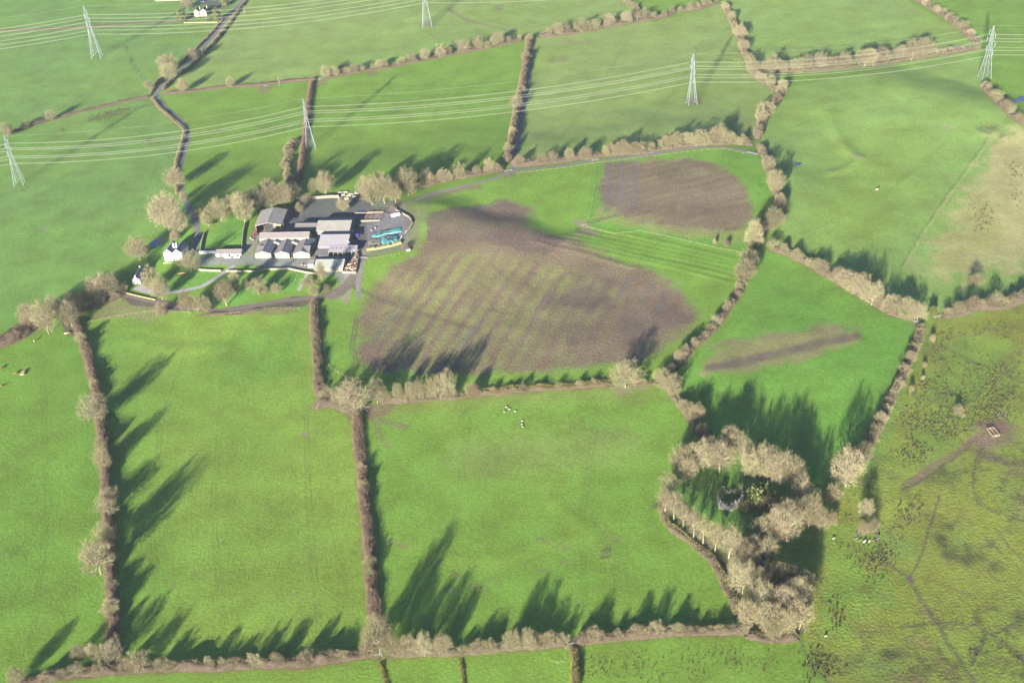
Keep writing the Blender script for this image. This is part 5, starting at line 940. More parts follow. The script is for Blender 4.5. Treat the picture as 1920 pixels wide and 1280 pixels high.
sheet('pond', 'dark still pond behind the white farmhouse', [(280, 460), (288, 453), (299, 447), (312, 442), (323, 439), (328, 445), (313, 456), (295, 464.5), (283, 465)], 'water', 0.12)
sheet('pool', 'blue pool at the right edge below the pylon', [(1890, 196), (1900, 190), (1912, 184), (1930, 182), (1930, 190), (1910, 191), (1898, 198)], 'water', 0.15)
sheet('pool', 'small blue puddle at the left of the hill pasture', [(1486, 307), (1492, 305), (1504, 307), (1500, 310), (1488, 310)], 'water', 0.15)
# silage heap
c2 = gp(725, 442); e = empty('silage_heap', c2, 0, 'silage heap under turquoise sheets weighted with tyres', 'silage heap')
def heap(name, pxs, hmax, m):
    P = np.array(wp(pxs)) - c2[:2]; mid = P.mean(0); rings = []; mb = MB(); V = []; nb = len(P); lv = (1.0, 0.85, 0.6, 0.3, 0.0); hs = (-0.3, 0.55, 0.85, 0.97, 1.0)
    for s, hz in zip(lv, hs):
        for p in P:
            q = mid + (p - mid) * s; z = float(hgt(*(q + c2[:2]))) - c2[2]; V.append((q[0], q[1], z + hmax * hz * (1 + .15 * rng.normal() * (s > 0)) if hz > 0 else z - 0.3))
    Fc = [(i * nb + k, i * nb + (k + 1) % nb, (i + 1) * nb + (k + 1) % nb, (i + 1) * nb + k) for i in range(4) for k in range(nb)]
    o = pymesh(name, V, Fc, M[m]); link(name, o, e); return P, mid
hp = []
for nm, pxs, hm, m in (('upper_sheet', [(695, 443), (708, 436), (730, 431), (745, 427), (756, 427), (756, 434), (740, 438), (722, 440), (708, 445), (697, 446)], 1.0, 'teal_sheet'), ('lower_sheet', [(716, 446), (728, 442), (742, 440), (748, 442), (749, 452), (740, 457), (728, 459), (717, 460), (714, 454)], 1.3, 'teal_sheet'), ('bare_face', [(690, 452), (700, 448), (714, 447), (715, 459), (700, 463), (691, 463)], 0.5, 'concrete')):
    hp.append(heap(nm, pxs, hm, m) + (hm,))
mt = MB(); tor = []
def torus(mb, c, R, r, n=9, k=4):
    v = []; f = []
    for i in range(n):
        a = 6.2832 * i / n
        for j in range(k):
            b = 6.2832 * j / k; v.append((c[0] + (R + r * math.cos(b)) * math.cos(a), c[1] + (R + r * math.cos(b)) * math.sin(a), c[2] + r * math.sin(b)))
    for i in range(n):
        for j in range(k): f.append((i * k + j, ((i + 1) % n) * k + j, ((i + 1) % n) * k + (j + 1) % k, i * k + (j + 1) % k))
    mb.add(v, f)
for P, mid, hm in hp:
    for _ in range(42 if hm > .6 else 6):
        s = math.sqrt(rng.random()) * 0.92; p = mid + (P[rng.integers(len(P))] * (t := rng.random()) + P[rng.integers(len(P))] * (1 - t) - mid) * s; torus(mt, (p[0], p[1], hm * (1.02 if s < .6 else .8) + 0.12), 0.36, 0.14)
tag(mt.build('tyres', M['tyre'], e), None, None, None, 'stuff')

# ------------------------------------------------------------------ pylons and cables
def pylon(px, py, hpx, az, label, group):
    p = gp(px, py); H = hpx / pxm(p)[0] * 1.0; s = H / 42.0
    e = empty('pylon', p - np.array([0, 0, 0.15]), az, label, 'pylon', group); e.scale = (s, s, s)
    prof = [(0, 3.7), (7, 2.95), (13, 2.3), (18.5, 1.75), (23, 1.3), (27, 1.1), (30.5, 0.95), (34, 0.8), (37.5, 0.65), (42, 0.12)]
    if 'leg' not in PYM:
        for i, (sx, sy) in enumerate(((1, 1), (1, -1), (-1, -1), (-1, 1))):
            mb = MB()
            for (z0, a0), (z1, a1) in zip(prof[:-1], prof[1:]): mb.bar((sx * a0, sy * a0, z0), (sx * a1, sy * a1, z1), 0.13 if z0 < 20 else 0.10)
            mb.box(sx * 3.7 - 0.4, sx * 3.7 + 0.4, sy * 3.7 - 0.4, sy * 3.7 + 0.4, -0.6, 0.3)
            PYM['leg%d' % i] = mb.mesh('leg', M['steel'])
        mb = MB(); q = ((1, 1), (1, -1), (-1, -1), (-1, 1))
        for (z0, a0), (z1, a1) in zip(prof[:-1], prof[1:]):
            for k in range(4):
                (ax, ay), (bx, by) = q[k], q[(k + 1) % 4]; r = 0.05 if z0 < 20 else 0.042
                mb.bar((ax * a0, ay * a0, z0), (bx * a1, by * a1, z1), r, r, 3); mb.bar((bx * a0, by * a0, z0), (ax * a1, ay * a1, z1), r, r, 3)
                mb.bar((ax * a1, ay * a1, z1), (bx * a1, by * a1, z1), r, r, 3)
                if z0 < 14:
                    m0, m1 = (a0 + a1) / 2, (z0 + z1) / 2; mb.bar((ax * m0, ay * m0, m1), ((ax + bx) * a1 / 2, (ay + by) * a1 / 2, z1), r * .8, r * .8, 3); mb.bar((bx * m0, by * m0, m1), ((ax + bx) * a1 / 2, (ay + by) * a1 / 2, z1), r * .8, r * .8, 3)
        PYM['bracing'] = mb.mesh('bracing', M['steel'])
        for j, (z, L, a) in enumerate(ARMS):
            for sgn in (1, -1):
                mb = MB(); t = np.array((0, sgn * L, z + 0.5))
                for sx in (1, -1):
                    mb.bar((sx * a, sgn * a, z), t, 0.08, 0.06, 3); mb.bar((sx * a * .9, sgn * a * .9, z + 1.9), t, 0.07, 0.055, 3)
                    for u in (0.25, 0.5, 0.75):
                        mb.bar(np.array((sx * a, sgn * a, z)) * (1 - u) + t * u, np.array((sx * a * .9, sgn * a * .9, z + 1.9)) * (1 - u * .8) + t * u * .8, 0.035, 0.035, 3); mb.bar(np.array((a, sgn * a, z)) * (1 - u) + t * u, np.array((-a, sgn * a, z)) * (1 - u * .8) + t * u * .8, 0.035, 0.035, 3)
                PYM['arm%d%d' % (j, sgn)] = mb.mesh('cross_arm', M['steel'])
                mb = MB()
                for k in range(10): mb.bar((0, sgn * L, z + 0.4 - k * 0.37), (0, sgn * L, z + 0.4 - k * 0.37 - 0.3), 0.2, 0.11, 6)
                PYM['ins%d%d' % (j, sgn)] = mb.mesh('insulator', M['glassy'])
        PYM['leg'] = 1
    for i in range(4): link('leg', PYM['leg%d' % i], e)
    link('bracing', PYM['bracing'], e)
    for j in range(3):
        for sgn in (1, -1): a = link('cross_arm', PYM['arm%d%d' % (j, sgn)], e); link('insulator', PYM['ins%d%d' % (j, sgn)], a)
    return p, s
PYM = {}; ARMS = [(24.0, 5.4, 1.26), (30.6, 6.6, 0.95), (36.9, 4.9, 0.68)]
LINES = [('nearer', [(37, 345, 90, 'pylon at the far left edge, nearest of the nearer line'), (583, 278, 90, 'pylon beside the dark red upright hedge above the farm'), (1297, 195, 90, 'pylon standing alone in the middle of a field'), (1846, 146, 93, 'pylon at the far right edge beside the scrub')], 7.5),
         ('farther', [(182, 107, 92, 'pylon at the top left behind the others'), (801, 49, 92, 'pylon cut off by the top edge of the picture')], 8.5)]
for nm, L, sag in LINES:
    G3 = [gp(x, y) for x, y, _, _ in L]; pts = []
    for i, (x, y, hp_, lb) in enumerate(L):
        a, b = G3[max(0, i - 1)], G3[min(len(L) - 1, i + 1)]; az = math.atan2(b[1] - a[1], b[0] - a[0])
        p, s = pylon(x, y, hp_, az, 'grey lattice ' + lb, f'pylons of the {nm} power line'); pts.append((p, s, az))
    first, last = pts[0], pts[-1]; d0 = (G3[1] - G3[0]) * np.array([1, 1, 0]); d1 = (G3[-1] - G3[-2]) * np.array([1, 1, 0])
    ext = [(first[0] - d0, first[1], first[2])] + pts + [(last[0] + d1, last[1], last[2])]
    jobs = [('earth_wire', 0.0, 42.0, 'thin earth wire along the pylon tops of the %s power line' % nm, 0.03, 0)]
    for j, (z, Ln, a) in enumerate(ARMS):
        for sgn in (1, -1): jobs.append(('power_cable', sgn * Ln, z - 3.4, '%s cable on the %s side of the %s power line' % (('lowest', 'middle', 'top')[j], 'far' if sgn > 0 else 'near', nm), 0.052, 1))
    for onm, off, z, lb, r, twin in jobs:
        A = [p + np.array([-math.sin(az) * off * s, math.cos(az) * off * s, z * s]) for p, s, az in ext]; mb = MB()
        for k in ((-0.22, 0.22) if twin else (0,)):
            path = []
            for u, v in zip(A[:-1], A[1:]):
                for t in np.linspace(0, 1, 29)[(1 if path else 0):]:
                    q = u * (1 - t) + v * t; q = q - np.array([0, 0, 4 * (sag if twin else sag * .8) * t * (1 - t)]); path.append(q + np.array([0, k * 0.3, k]))
            mb.path(path, r, 3)
        tag(mb.build(onm, M['wire']), lb, 'cable', f'cables of the {nm} power line')

# ------------------------------------------------------------------ animals
def ring(c, u, w, ru, rw, n=8): return [tuple(np.array(c) + math.cos(6.2832 * k / n) * ru * np.array(u) + math.sin(6.2832 * k / n) * rw * np.array(w)) for k in range(n)]
def beast(L, H, girth, woolly=False, graze=True):
    """one body facing +x, standing on z=0"""
    mb = MB(); X, Yv, Z = (1, 0, 0), (0, 1, 0), (0, 0, 1); zb = H * 0.66; g = girth
    st = [(-0.5, 0.3, 0.05), (-0.47, 0.75, 0.06), (-0.32, 1.0, 0.02), (-0.05, 1.08, -0.03), (0.2, 1.06, -0.02), (0.38, 0.92, 0.0), (0.48, 0.6, 0.05)]
    mb.loft([ring((x * L, 0, zb + dz * H), Yv, Z, g * k * 0.5, g * k * 0.56) for x, k, dz in st])
    nk = [(0.42, 0.08, 0.42), (0.56, 0.02 if graze else 0.2, 0.32), (0.66, -0.22 if graze else 0.28, 0.26), (0.74, -0.34 if graze else 0.26, 0.27), (0.84, -0.46 if graze else 0.18, 0.2), (0.90, -0.52 if graze else 0.12, 0.12)]
    mb.loft([ring((x * L, 0, zb + dz * H), Yv, Z, g * k * 0.42, g * k * 0.6) for x, dz, k in nk])
    hx, hz = 0.70 * L, zb + (-0.24 if graze else 0.34) * H
    for sy in (-1, 1):
        mb.bar((hx, sy * g * 0.1, hz), (hx - 0.03 * L, sy * g * 0.34, hz + 0.02 * H), 0.05 * H, 0.02 * H, 4)
        a = g * 0.27
        mb.bar((0.36 * L, sy * a, zb - 0.08 * H), (0.37 * L, sy * a, 0.30 * H), 0.075 * H, 0.05 * H, 6); mb.bar((0.37 * L, sy * a, 0.30 * H), (0.36 * L, sy * a, 0), 0.048 * H, 0.04 * H, 6)
        mb.bar((-0.40 * L, sy * a, zb - 0.02 * H), (-0.36 * L, sy * a, 0.46 * H), 0.12 * H, 0.07 * H, 6); mb.bar((-0.36 * L, sy * a, 0.46 * H), (-0.44 * L, sy * a, 0.28 * H), 0.06 * H, 0.045 * H, 6); mb.bar((-0.44 * L, sy * a, 0.28 * H), (-0.42 * L, sy * a, 0), 0.045 * H, 0.04 * H, 6)
    mb.bar((-0.5 * L, 0, zb + 0.12 * H), (-0.55 * L, 0, zb - 0.28 * H), 0.03 * H, 0.02 * H, 4)
    me = mb.mesh('body'); o = link('tmp_body', me); md = o.modifiers.new('r', 'REMESH'); md.mode = 'VOXEL'; md.voxel_size = 0.055 * H
    bpy.context.view_layer.update(); out = bpy.data.meshes.new_from_object(o.evaluated_get(bpy.context.evaluated_depsgraph_get())); bpy.data.objects.remove(o); bpy.data.meshes.remove(me)
    out.name = 'body'; out.polygons.foreach_set('use_smooth', np.ones(len(out.polygons), bool)); return out
COW = {}; base_g, base_s = beast(2.1, 1.4, 0.85), beast(2.1, 1.4, 0.85, graze=False)
for c in ('cow_red', 'cow_pied', 'cow_pale'):
    for nm, b in (('g', base_g), ('s', base_s)): k = b.copy(); k.materials.clear(); k.materials.append(M[c]); COW[c + nm] = k
def cow(x, y, coat, pose, ang, label, group): 
    p = gp(x, y); o = link('cow', COW[coat + pose]); o.location = tuple(p); o.rotation_euler = (0, 0, ang); o.scale = (1.0,) * 3; return tag(o, label, 'cow', group)
for x, y, c, a, lb in ((29, 702, 'cow_red', 0.4, 'dark red cow left of the close pair at the left edge'), (44, 699, 'cow_red', 0.2, 'brown cow behind the close pair at the left edge'), (42, 704, 'cow_pale', 0.3, 'cream and brown cow in front of its close neighbour at the left edge'), (6, 724, 'cow_red', 1.2, 'brown cow standing lowest of the cattle at the left edge'), (2, 692, 'cow_red', 0.5, 'brown cow half cut off by the left edge'), (66, 640, 'cow_pale', 1.4, 'brown and cream cow alone below the brown scrub'), (124, 627, 'cow_pale', 0.0, 'pale orange cow standing on the gate mud'), (129, 626, 'cow_red', 0.2, 'red cow beside the pale one on the gate mud'), (1644, 357, 'cow_pale', 0.3, 'pale cow alone on the hill pasture'), (1647, 354, 'cow_red', 0.8, 'dark cow beside the pale one on the hill pasture')):
    cow(x, y, c, 'g', a, lb, None)
yard = [(647, 508), (650, 505), (654, 509), (657, 506), (661, 508), (664, 510), (666, 505), (652, 501), (658, 502), (662, 502), (665, 499), (655, 498), (660, 496), (667, 495), (649, 499), (646, 503), (663, 506), (668, 500), (656, 504), (651, 509), (664, 489), (667, 486), (669, 480)]
names = {'cow_red': 'red brown cow crowded in the walled cattle yard', 'cow_pied': 'brown and white patched cow crowded in the walled cattle yard', 'cow_pale': 'cream coloured cow crowded in the walled cattle yard'}
for i, (x, y) in enumerate(yard):
    c = ('cow_red', 'cow_pied', 'cow_red', 'cow_pale', 'cow_pied')[i % 5]; cow(x, y, c, 's', random.uniform(0, 6.28), names[c], {'cow_red': 'red cattle in the yard', 'cow_pied': 'patched cattle in the yard', 'cow_pale': 'cream cattle in the yard'}[c])
sheep_me = beast(1.15, 0.85, 0.58); sheep_me.materials.clear(); sheep_me.materials.append(M['wool'])
for x, y, lb in ((949.5, 764, 'topmost sheep of the loose group of four'), (955, 768, 'middle sheep of the loose group of four'), (946, 773, 'lower left sheep of the loose group of four'), (966, 772, 'right sheep of the loose group of four'), (979, 790, 'top sheep of the three in a line'), (978.5, 796, 'middle sheep of the three in a line'), (980, 801, 'bottom sheep of the three in a line')):
    o = link('sheep', sheep_me); o.location = tuple(gp(x, y)); o.rotation_euler = (0, 0, random.uniform(-0.6, 0.9)); o.scale = (0.8,) * 3; tag(o, 'white ' + lb, 'sheep', 'white sheep in the pasture')
for x, y, lb in ((1563, 1010, 'left white sheep lying on the marsh near the wood'), (1548, 1193, 'white sheep on the marsh below the wood')): o = link('sheep', sheep_me); o.location = tuple(gp(x, y)); o.rotation_euler = (0, 0, 0.5); tag(o, lb.replace('left ', ''), 'sheep')

# ------------------------------------------------------------------ vehicles and small things
def wheel(root, x, y, R, w, name='wheel'):
    o = MB().bar((x, y - w / 2, R), (x, y + w / 2, R), R, R, 14).build(name, M['tyre'], root); MB().bar((x, y - w / 2 - .03, R), (x, y + w / 2 + .03, R), R * .55, R * .55, 10).build('hub', M['sheet_pale'], o)
def tractor(px, py, ang, body, label, loader=None):
    e = empty('tractor', gp(px, py), ang, label, 'tractor')
    for sy in (-0.95, 0.95): wheel(e, -0.9, sy, 0.9, 0.5); wheel(e, 1.5, sy * .9, 0.6, 0.38)
    MB().prism([(0.1, 0.8), (2.2, 0.8), (2.25, 1.45), (1.9, 1.62), (0.1, 1.75)], -0.42, 0.42).build('bonnet', M[body], e)
    c = MB().prism([(-1.35, 1.0), (0.08, 1.0), (0.02, 2.6), (-1.2, 2.6)], -0.72, 0.72).build('cab', M['glass'], e); MB().box(-1.4, 0.15, -0.8, 0.8, 2.62, 2.78).build('cab_roof', M[body], c)
    for sy in (-1.2, 0.72): MB().prism([(-1.9, 1.2), (-1.5, 1.85), (-0.4, 1.85), (-0.1, 1.2)], sy, sy + 0.48).build('mudguard', M[body], e)
    MB().bar((1.4, -0.3, 1.5), (1.4, -0.3, 2.5), 0.05).build('exhaust', M['black'], e)
    if loader:
        for sy in (-0.6, 0.6): MB().path([(0.2, sy, 1.7), (1.8, sy, 1.9), (3.0, sy, 0.9)], 0.09).build('loader_arm', M[loader], e)
        MB().prism([(2.9, 0.3), (3.7, 0.2), (3.6, 0.35), (3.05, 0.5), (3.0, 1.2), (2.9, 1.2)], -1.1, 1.1).build('bucket', M[loader], e)
tractor(671, 445, math.radians(55), 'blue', 'blue tractor with a red loader in the shaded yard', 'red'); tractor(479, 441, math.radians(240), 'red', 'red tractor in front of the open fronted barn')
def car(px, py, ang, paint, label):
    e = empty('car', gp(px, py), ang, label, 'car')
    MB().prism([(-2.1, 0.35), (2.1, 0.35), (2.15, 0.75), (1.2, 0.95), (-1.9, 1.0), (-2.15, 0.8)], -0.85, 0.85).build('body', M[paint], e)
    c = MB().prism([(-1.85, 0.98), (1.15, 0.95), (0.5, 1.45), (-1.3, 1.5)], -0.74, 0.74).build('windows', M['glass'], e); MB().prism([(-1.32, 1.48), (0.52, 1.44), (0.45, 1.53), (-1.25, 1.56)], -0.7, 0.7).build('roof', M[paint], c)
    for x in (-1.3, 1.35):
        for sy in (-0.8, 0.8): wheel(e, x, sy, 0.33, 0.2)
car(428, 483.5, math.radians(-6), 'car_white', 'left white car parked in front of the pinkish roofed outbuilding'); car(444, 483, math.radians(-4), 'car_white', 'right white car parked in front of the pinkish roofed outbuilding'); car(380, 5, math.radians(30), 'car_white', 'white car in the shaded yard of the top house')
e = empty('box_trailer', gp(742, 406), math.radians(24), 'long white box trailer beside the curved silage wall', 'trailer'); MB().box(-3, 3, -1.1, 1.1, 0.6, 2.2).build('body', M['white'], e); MB().bar((3, 0, .7), (4.1, 0, .5), .07).build('drawbar', M['rust'], e)
for x in (-0.5, 0.6):
    for sy in (-1.0, 1.0): wheel(e, x, sy, 0.4, 0.25)
for x, y, lb in ((515, 476, 'white tank between the left and middle gabled barns'), (546, 478, 'white tank between the middle and right gabled barns')):
    e = empty('water_tank', gp(x, y), FARM_ANG, lb, 'tank'); MB().bar((0, -1.6, 1.2), (0, 1.6, 1.2), 0.85, 0.85, 10).build('tank', M['white'], e); MB().box(-.6, .6, -1.3, -1.0, 0, .6).box(-.6, .6, 1.0, 1.3, 0, .6).build('cradle', M['concrete'], e)
e = empty('white_trailer', gp(766, 471), 0.6, 'small white trailer by the fence corner below the silage heap', 'trailer'); MB().box(-1.1, 1.1, -.8, .8, .4, 1.5).build('body', M['white'], e)
for sy in (-.8, .8): wheel(e, 0, sy, .35, .2)
o = MB().bar((-2.6, 0, 0.5), (2.6, 0, 0.5), 0.55, 0.4, 9).build('log', M['orange_wood']); o.location = tuple(gp(342, 513)); o.rotation_euler = (0, 0, 0.25); tag(o, 'thick orange brown log lying on the cottage lawn', 'log')
for x, y, h_, lb in ((459, 27, 9, 'telegraph pole right of the upper lane at the top'), (381, 108, 8.5, 'telegraph pole beside the upper lane below the house'), (524, 161, 8.5, 'telegraph pole standing in the low red hedge')):
    e = empty('telegraph_pole', gp(x, y), 0.3, lb, 'pole'); MB().bar((0, 0, -.5), (0, 0, h_), 0.18, 0.13, 8).build('post', M['wood'], e); MB().bar((-.9, 0, h_ - .5), (.9, 0, h_ - .5), .09).build('crossarm', M['wood'], e)
def gate(x0, y0, x1, y1, label, m='steel'):
    a, b = gp(x0, y0), gp(x1, y1); L = np.hypot(*(b - a)[:2]); e = empty('gate', a, math.atan2(b[1] - a[1], b[0] - a[0]), label, 'gate')
    for z in (0.25, 0.5, 0.75, 1.0, 1.25): MB().bar((0, 0, z), (L, 0, z), 0.04, 0.04, 4).build('rail', M[m], e)
    for x in (0, L): MB().bar((x, 0, -0.3), (x, 0, 1.5), 0.11).build('post', M[m if m != 'steel' else 'wood'], e)
    MB().bar((0.1, 0, .25), (L / 2, 0, 1.25), .045).bar((L / 2, 0, 1.25), (L - .1, 0, .25), .045).build('brace', M[m], e)
for g in ((1212, 289, 1224, 287, 'white gate in the hedge gap on the farm track'), (1402, 287, 1420, 292, 'white gate at the right end of the farm track'), (947, 323, 960, 320, 'white gate below the tall upright hedge'), (1092, 424, 1098, 422, 'small gate where two fences meet by the rounded field'), (672, 485, 688, 484, 'white gate right of the cattle yard'), (1064, 1210, 1078, 1208, 'white gate in the bottom hedge'), (690, 752, 703, 749, 'grey gate in the gateway below the brown field'), (1714, 604, 1722, 606, 'white gate at the corner of the marsh'), (1908, 566, 1922, 564, 'pale gate at the right edge above the marsh'), (495, 163, 501, 162, 'white gate in the low red hedge'), (598, 150, 605, 149, 'white gate at the top of the dark red upright hedge'), (694, 133, 700, 132, 'white gate in the long upper hedge'), (295, 186, 300, 184, 'gate beside the lane bend'), (1110, 302, 1122, 300, 'pale gate midway along the farm track'), (1752, 596, 1762, 594, 'gate at the left of the scrub belt'), (700, 1229, 716, 1228, 'white gate in the bottom hedge near the round tree')): gate(*g)
def fence(pxs, label, step=5.0, m='wood', h=1.15):
    P = resample(wp(pxs), 1.0); c = P[0]; cz = float(hgt(*c)); e = empty('fence', (c[0], c[1], cz), 0, label, 'fence'); Z = hgt(P[:, 0], P[:, 1]) - cz
    mb = MB()
    for i in range(0, len(P), int(step)): q = P[i] - c; mb.bar((q[0], q[1], Z[i] - .3), (q[0], q[1], Z[i] + h + .1), .08, .07, 4)
    tag(mb.build('posts', M[m], e), None, None, None, 'stuff')
    for z in (0.45, 0.8, h): MB().path([(p[0] - c[0], p[1] - c[1], zz + z) for p, zz in list(zip(P, Z))[::3]], 0.018, 3).build('rail', M[m], e)
for f in (([(604, 562), (607, 640), (611, 672), (618, 690), (640, 702), (668, 716)], 'wire fence right of the dark farm hedge'), ([(1115, 313), (1113, 360), (1108, 395), (1098, 418)], 'wire fence left of the rounded brown field'), ([(1100, 426), (1150, 440), (1200, 434), (1240, 442), (1300, 456), (1340, 465), (1392, 475)], 'wavering wire fence below the rounded brown field'),
          ([(560, 580), (520, 579), (480, 583), (420, 590), (390, 594)], 'post fence above the large empty pasture'), ([(157, 607), (200, 598), (240, 590), (300, 583), (360, 588)], 'curved rail fence at the top left of the large empty pasture'), ([(968, 326), (1040, 318), (1110, 308), (1180, 299), (1250, 291), (1310, 283), (1360, 280), (1400, 290)], 'pale fence along the lower side of the farm track'),
          ([(1029, 1217), (1030, 1243), (1060, 1242), (1060, 1216)], 'square timber pen below the bottom hedge'), ([(562, 508), (556, 522), (545, 545)], 'rail fence down the striped lawn'), ([(676, 505), (690, 487), (720, 482), (752, 477)], 'white post fence at the top left of the brown field'), ([(250, 488), (275, 455), (303, 418)], 'rail fence beside the lone tree left of the pond'), ([(610, 550), (625, 540), (642, 524)], 'curved rail fence below the cattle yard'), ([(0, 60), (90, 56), (180, 52), (260, 46), (340, 41)], 'pale fence across the top left field')): fence(*f)
e = empty('cattle_feeder', gp(1862, 812), 0.1, 'timber cattle crush and pen on the trampled marsh mud', 'cattle pen')
for x0, y0, x1, y1 in ((-1.8, -3, 1.8, -3), (-1.8, 3, 1.8, 3), (-1.8, -3, -1.8, 3), (1.8, -3, 1.8, 3), (0, -3, 0, 3)):
    for z in (.4, .8, 1.2): MB().bar((x0, y0, z), (x1, y1, z), .09).build('rail', M['orange_wood' if x0 == x1 == 0 else 'wood'], e)
    MB().bar((x0, y0, -.3), (x0, y0, 1.4), .12).build('post', M['wood'], e); MB().bar((x1, y1, -.3), (x1, y1, 1.4), .12).build('post', M['wood'], e)

# clutter of the working yard
def implement(px, py, ang, label, m):
    e = empty('farm_implement', gp(px, py), ang, label, 'farm implement')
    MB().bar((-1.8, 0, .7), (1.8, 0, .7), .1).bar((-1.8, -1, .7), (-1.8, 1, .7), .09).bar((0.2, -1.1, .7), (.2, 1.1, .7), .09).bar((1.8, 0, .7), (2.8, 0, .5), .07).build('frame', M[m], e)
    for k in range(5): MB().path([(-1.8 if k % 2 else .2, -.9 + .45 * k, .7), (-2.1 if k % 2 else -.1, -.9 + .45 * k, .35), (-1.7 if k % 2 else .3, -.9 + .45 * k, .05)], .06).build('tine', M['steel'], e)
    for sy in (-1.15, 1.15): wheel(e, -.6, sy, .4, .22)
for x, y, a, m, lb in ((534, 424, 1.4, 'rust', 'rusty implement nearest the front corner of the open barn'), (538, 412, 1.2, 'blue', 'blue implement midway along the right side of the open barn'), (541, 401, 1.5, 'rust', 'rusty implement at the back right of the open barn'), (533, 435, 0.4, 'red', 'red implement on the drive in front of the open barn'), (664, 420, 1.0, 'rust', 'rusty implement left of the concrete pens'), (676, 398, 0.5, 'blue', 'blue implement behind the low wall left of the pens'), (655, 452, 1.5, 'rust', 'rusty implement beside the white feed bin'), (728, 402, 0.3, 'red', 'red implement left of the white box trailer'), (587, 466, 1.5, 'rust', 'rusty implement between the gabled barns and the pink roofed shed')): implement(x, y, a, lb, m)
for i, (x, y) in enumerate(((638, 362), (643, 366), (648, 361), (654, 368), (659, 365), (665, 369), (650, 373), (669, 363))):
    o = MB().bar((-1.6, 0, 0), (1.6, 0, 0.1), 1.1, 0.9, 7)
    for _ in range(9): q = rng.normal(0, 0.7, 3); s_ = rng.uniform(.25, .6); o.bar((q[0] - s_, q[1], 0.1), (q[0] + s_ * .4, q[1] + s_ * .5, s_ + .2), s_, s_ * .5, 5)
    o = o.build('rubble_heap', M['ruin']); o.location = tuple(gp(x, y)); tag(o, ORD[i] + ' of the pale rubble heaps behind the upper yard, counted from the left', 'rubble heap', 'pale rubble heaps behind the yard')
for i, (x, y) in enumerate(((470, 447), (474, 450), (566, 497), (573, 498), (697, 432), (704, 428))):
    e = empty('pallet_stack', gp(x, y), 0.3 * i, ('left of the two pallet stacks by the red tractor', 'right of the two pallet stacks by the red tractor', 'left of the two pallet stacks on the pale concrete', 'right of the two pallet stacks on the pale concrete', 'left of the two pallet stacks above the silage', 'right of the two pallet stacks above the silage')[i], 'pallet stack')
    for k in range(5): MB().box(-.6, .6, -.5, .5, k * .17, k * .17 + .12).build('pallet', M['wood'], e)

# ------------------------------------------------------------------ rush tussocks
def tussocks(label, regions, m, seed):
    r = np.random.default_rng(seed); V = []; T = []; k = 0
    for poly, dens, s0, s1, line in regions:
        P = wp(poly); q = np.array(P)
        if line: base = resample(P, 0.5); c = base[r.integers(0, len(base), int(len(base) * dens))] + r.normal(0, line, (int(len(base) * dens), 2))
        else:
            lo, hi = q.min(0), q.max(0); n = int((hi - lo).prod() * dens * 3.4); c = lo + r.random((n, 2)) * (hi - lo); c = c[inside(c[:, 0], c[:, 1], P)]
            f = fbm(c[:, 0] + seed * 31, c[:, 1], 18, 3); c = c[r.random(len(c)) < np.clip((f - 0.33) * 4, 0, 0.95) * sstep(0, 12, seg_dist(c[:, 0], c[:, 1], P + P[:1]))]
        n = len(c); z = hgt(c[:, 0], c[:, 1]); nb = 7; s = np.repeat(r.uniform(s0, s1, n), nb); a = r.uniform(0, 6.28, n * nb)
        base3 = np.repeat(np.column_stack([c, z - 0.05]), nb, 0); out = np.column_stack([np.cos(a), np.sin(a), np.zeros(n * nb)]); sd_ = np.column_stack([-np.sin(a), np.cos(a), np.zeros(n * nb)])
        p0 = base3 + out * (0.10 * s)[:, None] - sd_ * (0.28 * s)[:, None]; p1 = base3 + out * (0.10 * s)[:, None] + sd_ * (0.28 * s)[:, None]; p2 = base3 + out * (s * r.uniform(0.25, 0.6, n * nb))[:, None] + np.array([0, 0, 1.0]) * (s * r.uniform(0.6, 1.1, n * nb))[:, None]
        V.append(np.stack([p0, p1, p2], 1).reshape(-1, 3))
    V = np.concatenate(V); tag(link('rush_tussocks', npmesh('rush_tussocks', V, np.arange(len(V)).reshape(-1, 3), M[m])), label, None, None, 'stuff')
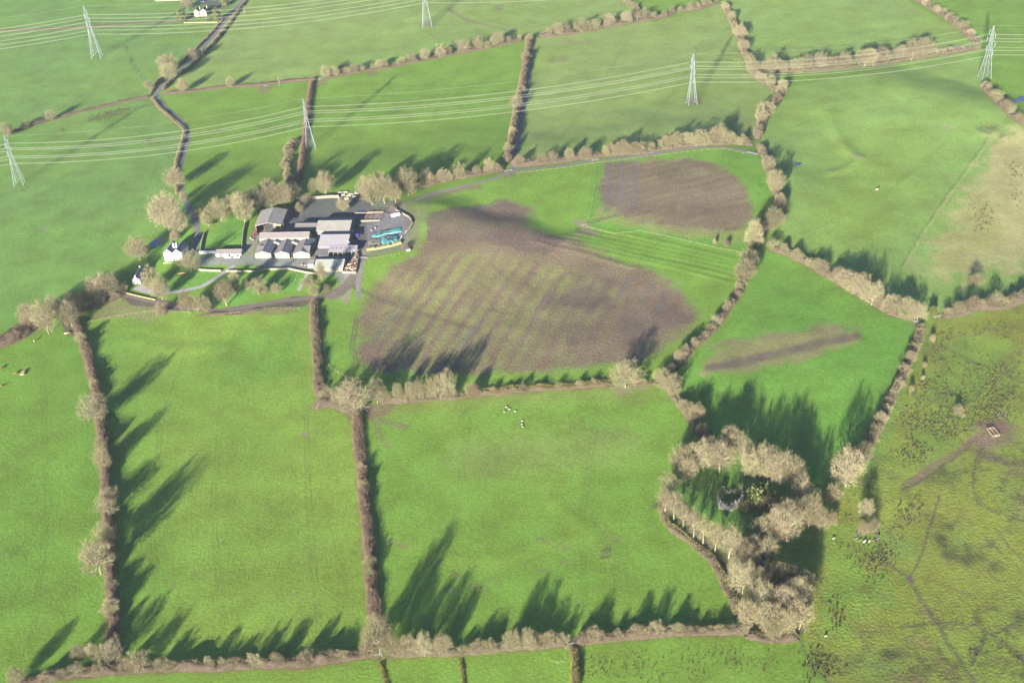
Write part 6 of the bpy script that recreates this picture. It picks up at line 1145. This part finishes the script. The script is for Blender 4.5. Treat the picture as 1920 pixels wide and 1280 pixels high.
tussocks('dark rush tussocks scattered over the marsh', [
    ([(1570, 960), (1690, 730), (1735, 615), (1920, 590), (1925, 800), (1860, 800), (1700, 900), (1600, 1000)], 0.16, 0.5, 1.1, 0), ([(1700, 750), (1790, 780), (1850, 800), (1720, 890), (1640, 920)], 0.14, 0.5, 1.1, 0), ([(1545, 1010), (1700, 1000), (1690, 1090), (1620, 1110)], 0.2, 0.5, 1.1, 0), ([(1530, 1110), (1600, 1110), (1600, 1190), (1545, 1200)], 0.35, 0.5, 1.1, 0), ([(1500, 1200), (1560, 1200), (1620, 1290), (1480, 1290)], 0.3, 0.5, 1.0, 0),
    ([(1650, 930), (1760, 900), (1740, 980), (1670, 1030)], 0.25, 0.5, 1.1, 0), ([(1860, 690), (1866, 740), (1858, 790)], 1.21, 0.5, 0.9, 1.5), ([(1690, 920), (1760, 880), (1830, 830)], 0.66, 0.3, 0.7, 1.2), ([(1640, 1010), (1660, 1050), (1668, 1070)], 1.10, 0.4, 0.9, 1.0), ([(1690, 1172), (1760, 1166), (1830, 1168)], 0.88, 0.3, 0.7, 1.2), ([(1860, 1190), (1890, 1215), (1925, 1245)], 0.99, 0.3, 0.8, 1.3), ([(1850, 1185), (1838, 1215), (1822, 1245)], 0.88, 0.3, 0.8, 1.5), ([(1640, 1230), (1760, 1215), (1800, 1280), (1630, 1290)], 0.12, 0.4, 0.8, 0), ([(1870, 880), (1930, 860), (1990, 990), (1900, 980)], 0.15, 0.3, 0.6, 0)], 'rush', 3)
tussocks('dark tussocks in bands across the field left of the lane', [([(100, 245), (160, 215), (240, 195), (300, 195), (240, 215), (190, 232), (130, 250)], 0.22, 0.5, 1.0, 0), ([(40, 275), (110, 235), (150, 225), (110, 265), (50, 285)], 0.12, 0.5, 0.9, 0), ([(30, 350), (60, 345), (56, 368), (34, 366)], 0.2, 0.4, 0.9, 0), ([(262, 256), (288, 254), (286, 270), (266, 272)], 0.14, 0.5, 1, 0)], 'rush', 4)
tussocks('dark tussocks on the dry end of the hill pasture', [([(1805, 385), (1870, 375), (1880, 420), (1820, 460)], 0.12, 0.6, 1.2, 0), ([(1876, 300), (1925, 310), (1925, 400), (1890, 390)], 0.14, 0.6, 1.3, 0), ([(1815, 225), (1880, 232), (1890, 256), (1850, 252)], 0.16, 0.6, 1.2, 0)], 'rush', 5)
tussocks('rough tufts on the narrow bottom strip of pasture', [([(1080, 1215), (1500, 1198), (1500, 1290), (1080, 1290)], 0.16, 0.3, 0.75, 0), ([(866, 1236), (868, 1262), (871, 1290)], 2.5, 0.4, 0.9, 0.6), ([(714, 1240), (724, 1268), (728, 1290)], 2.5, 0.4, 0.9, 0.6)], 'rush', 6)

# ------------------------------------------------------------------ air
hz = bpy.data.materials.new('haze'); hz.use_nodes = True; N = hz.node_tree.nodes; N.remove(N['Principled BSDF'])
pv = N.new('ShaderNodeVolumePrincipled'); pv.inputs['Color'].default_value = (0.86, 0.9, 1.0, 1); pv.inputs['Density'].default_value = HAZE; pv.inputs['Anisotropy'].default_value = 0.0
hz.node_tree.links.new(pv.outputs[0], N['Material Output'].inputs['Volume'])
b = 2600.0
if HAZE > 0: tag(MB().box(-b, b, -700, b, -12, 372).build('haze', hz), 'pale winter haze over the far fields', None, None, 'stuff')
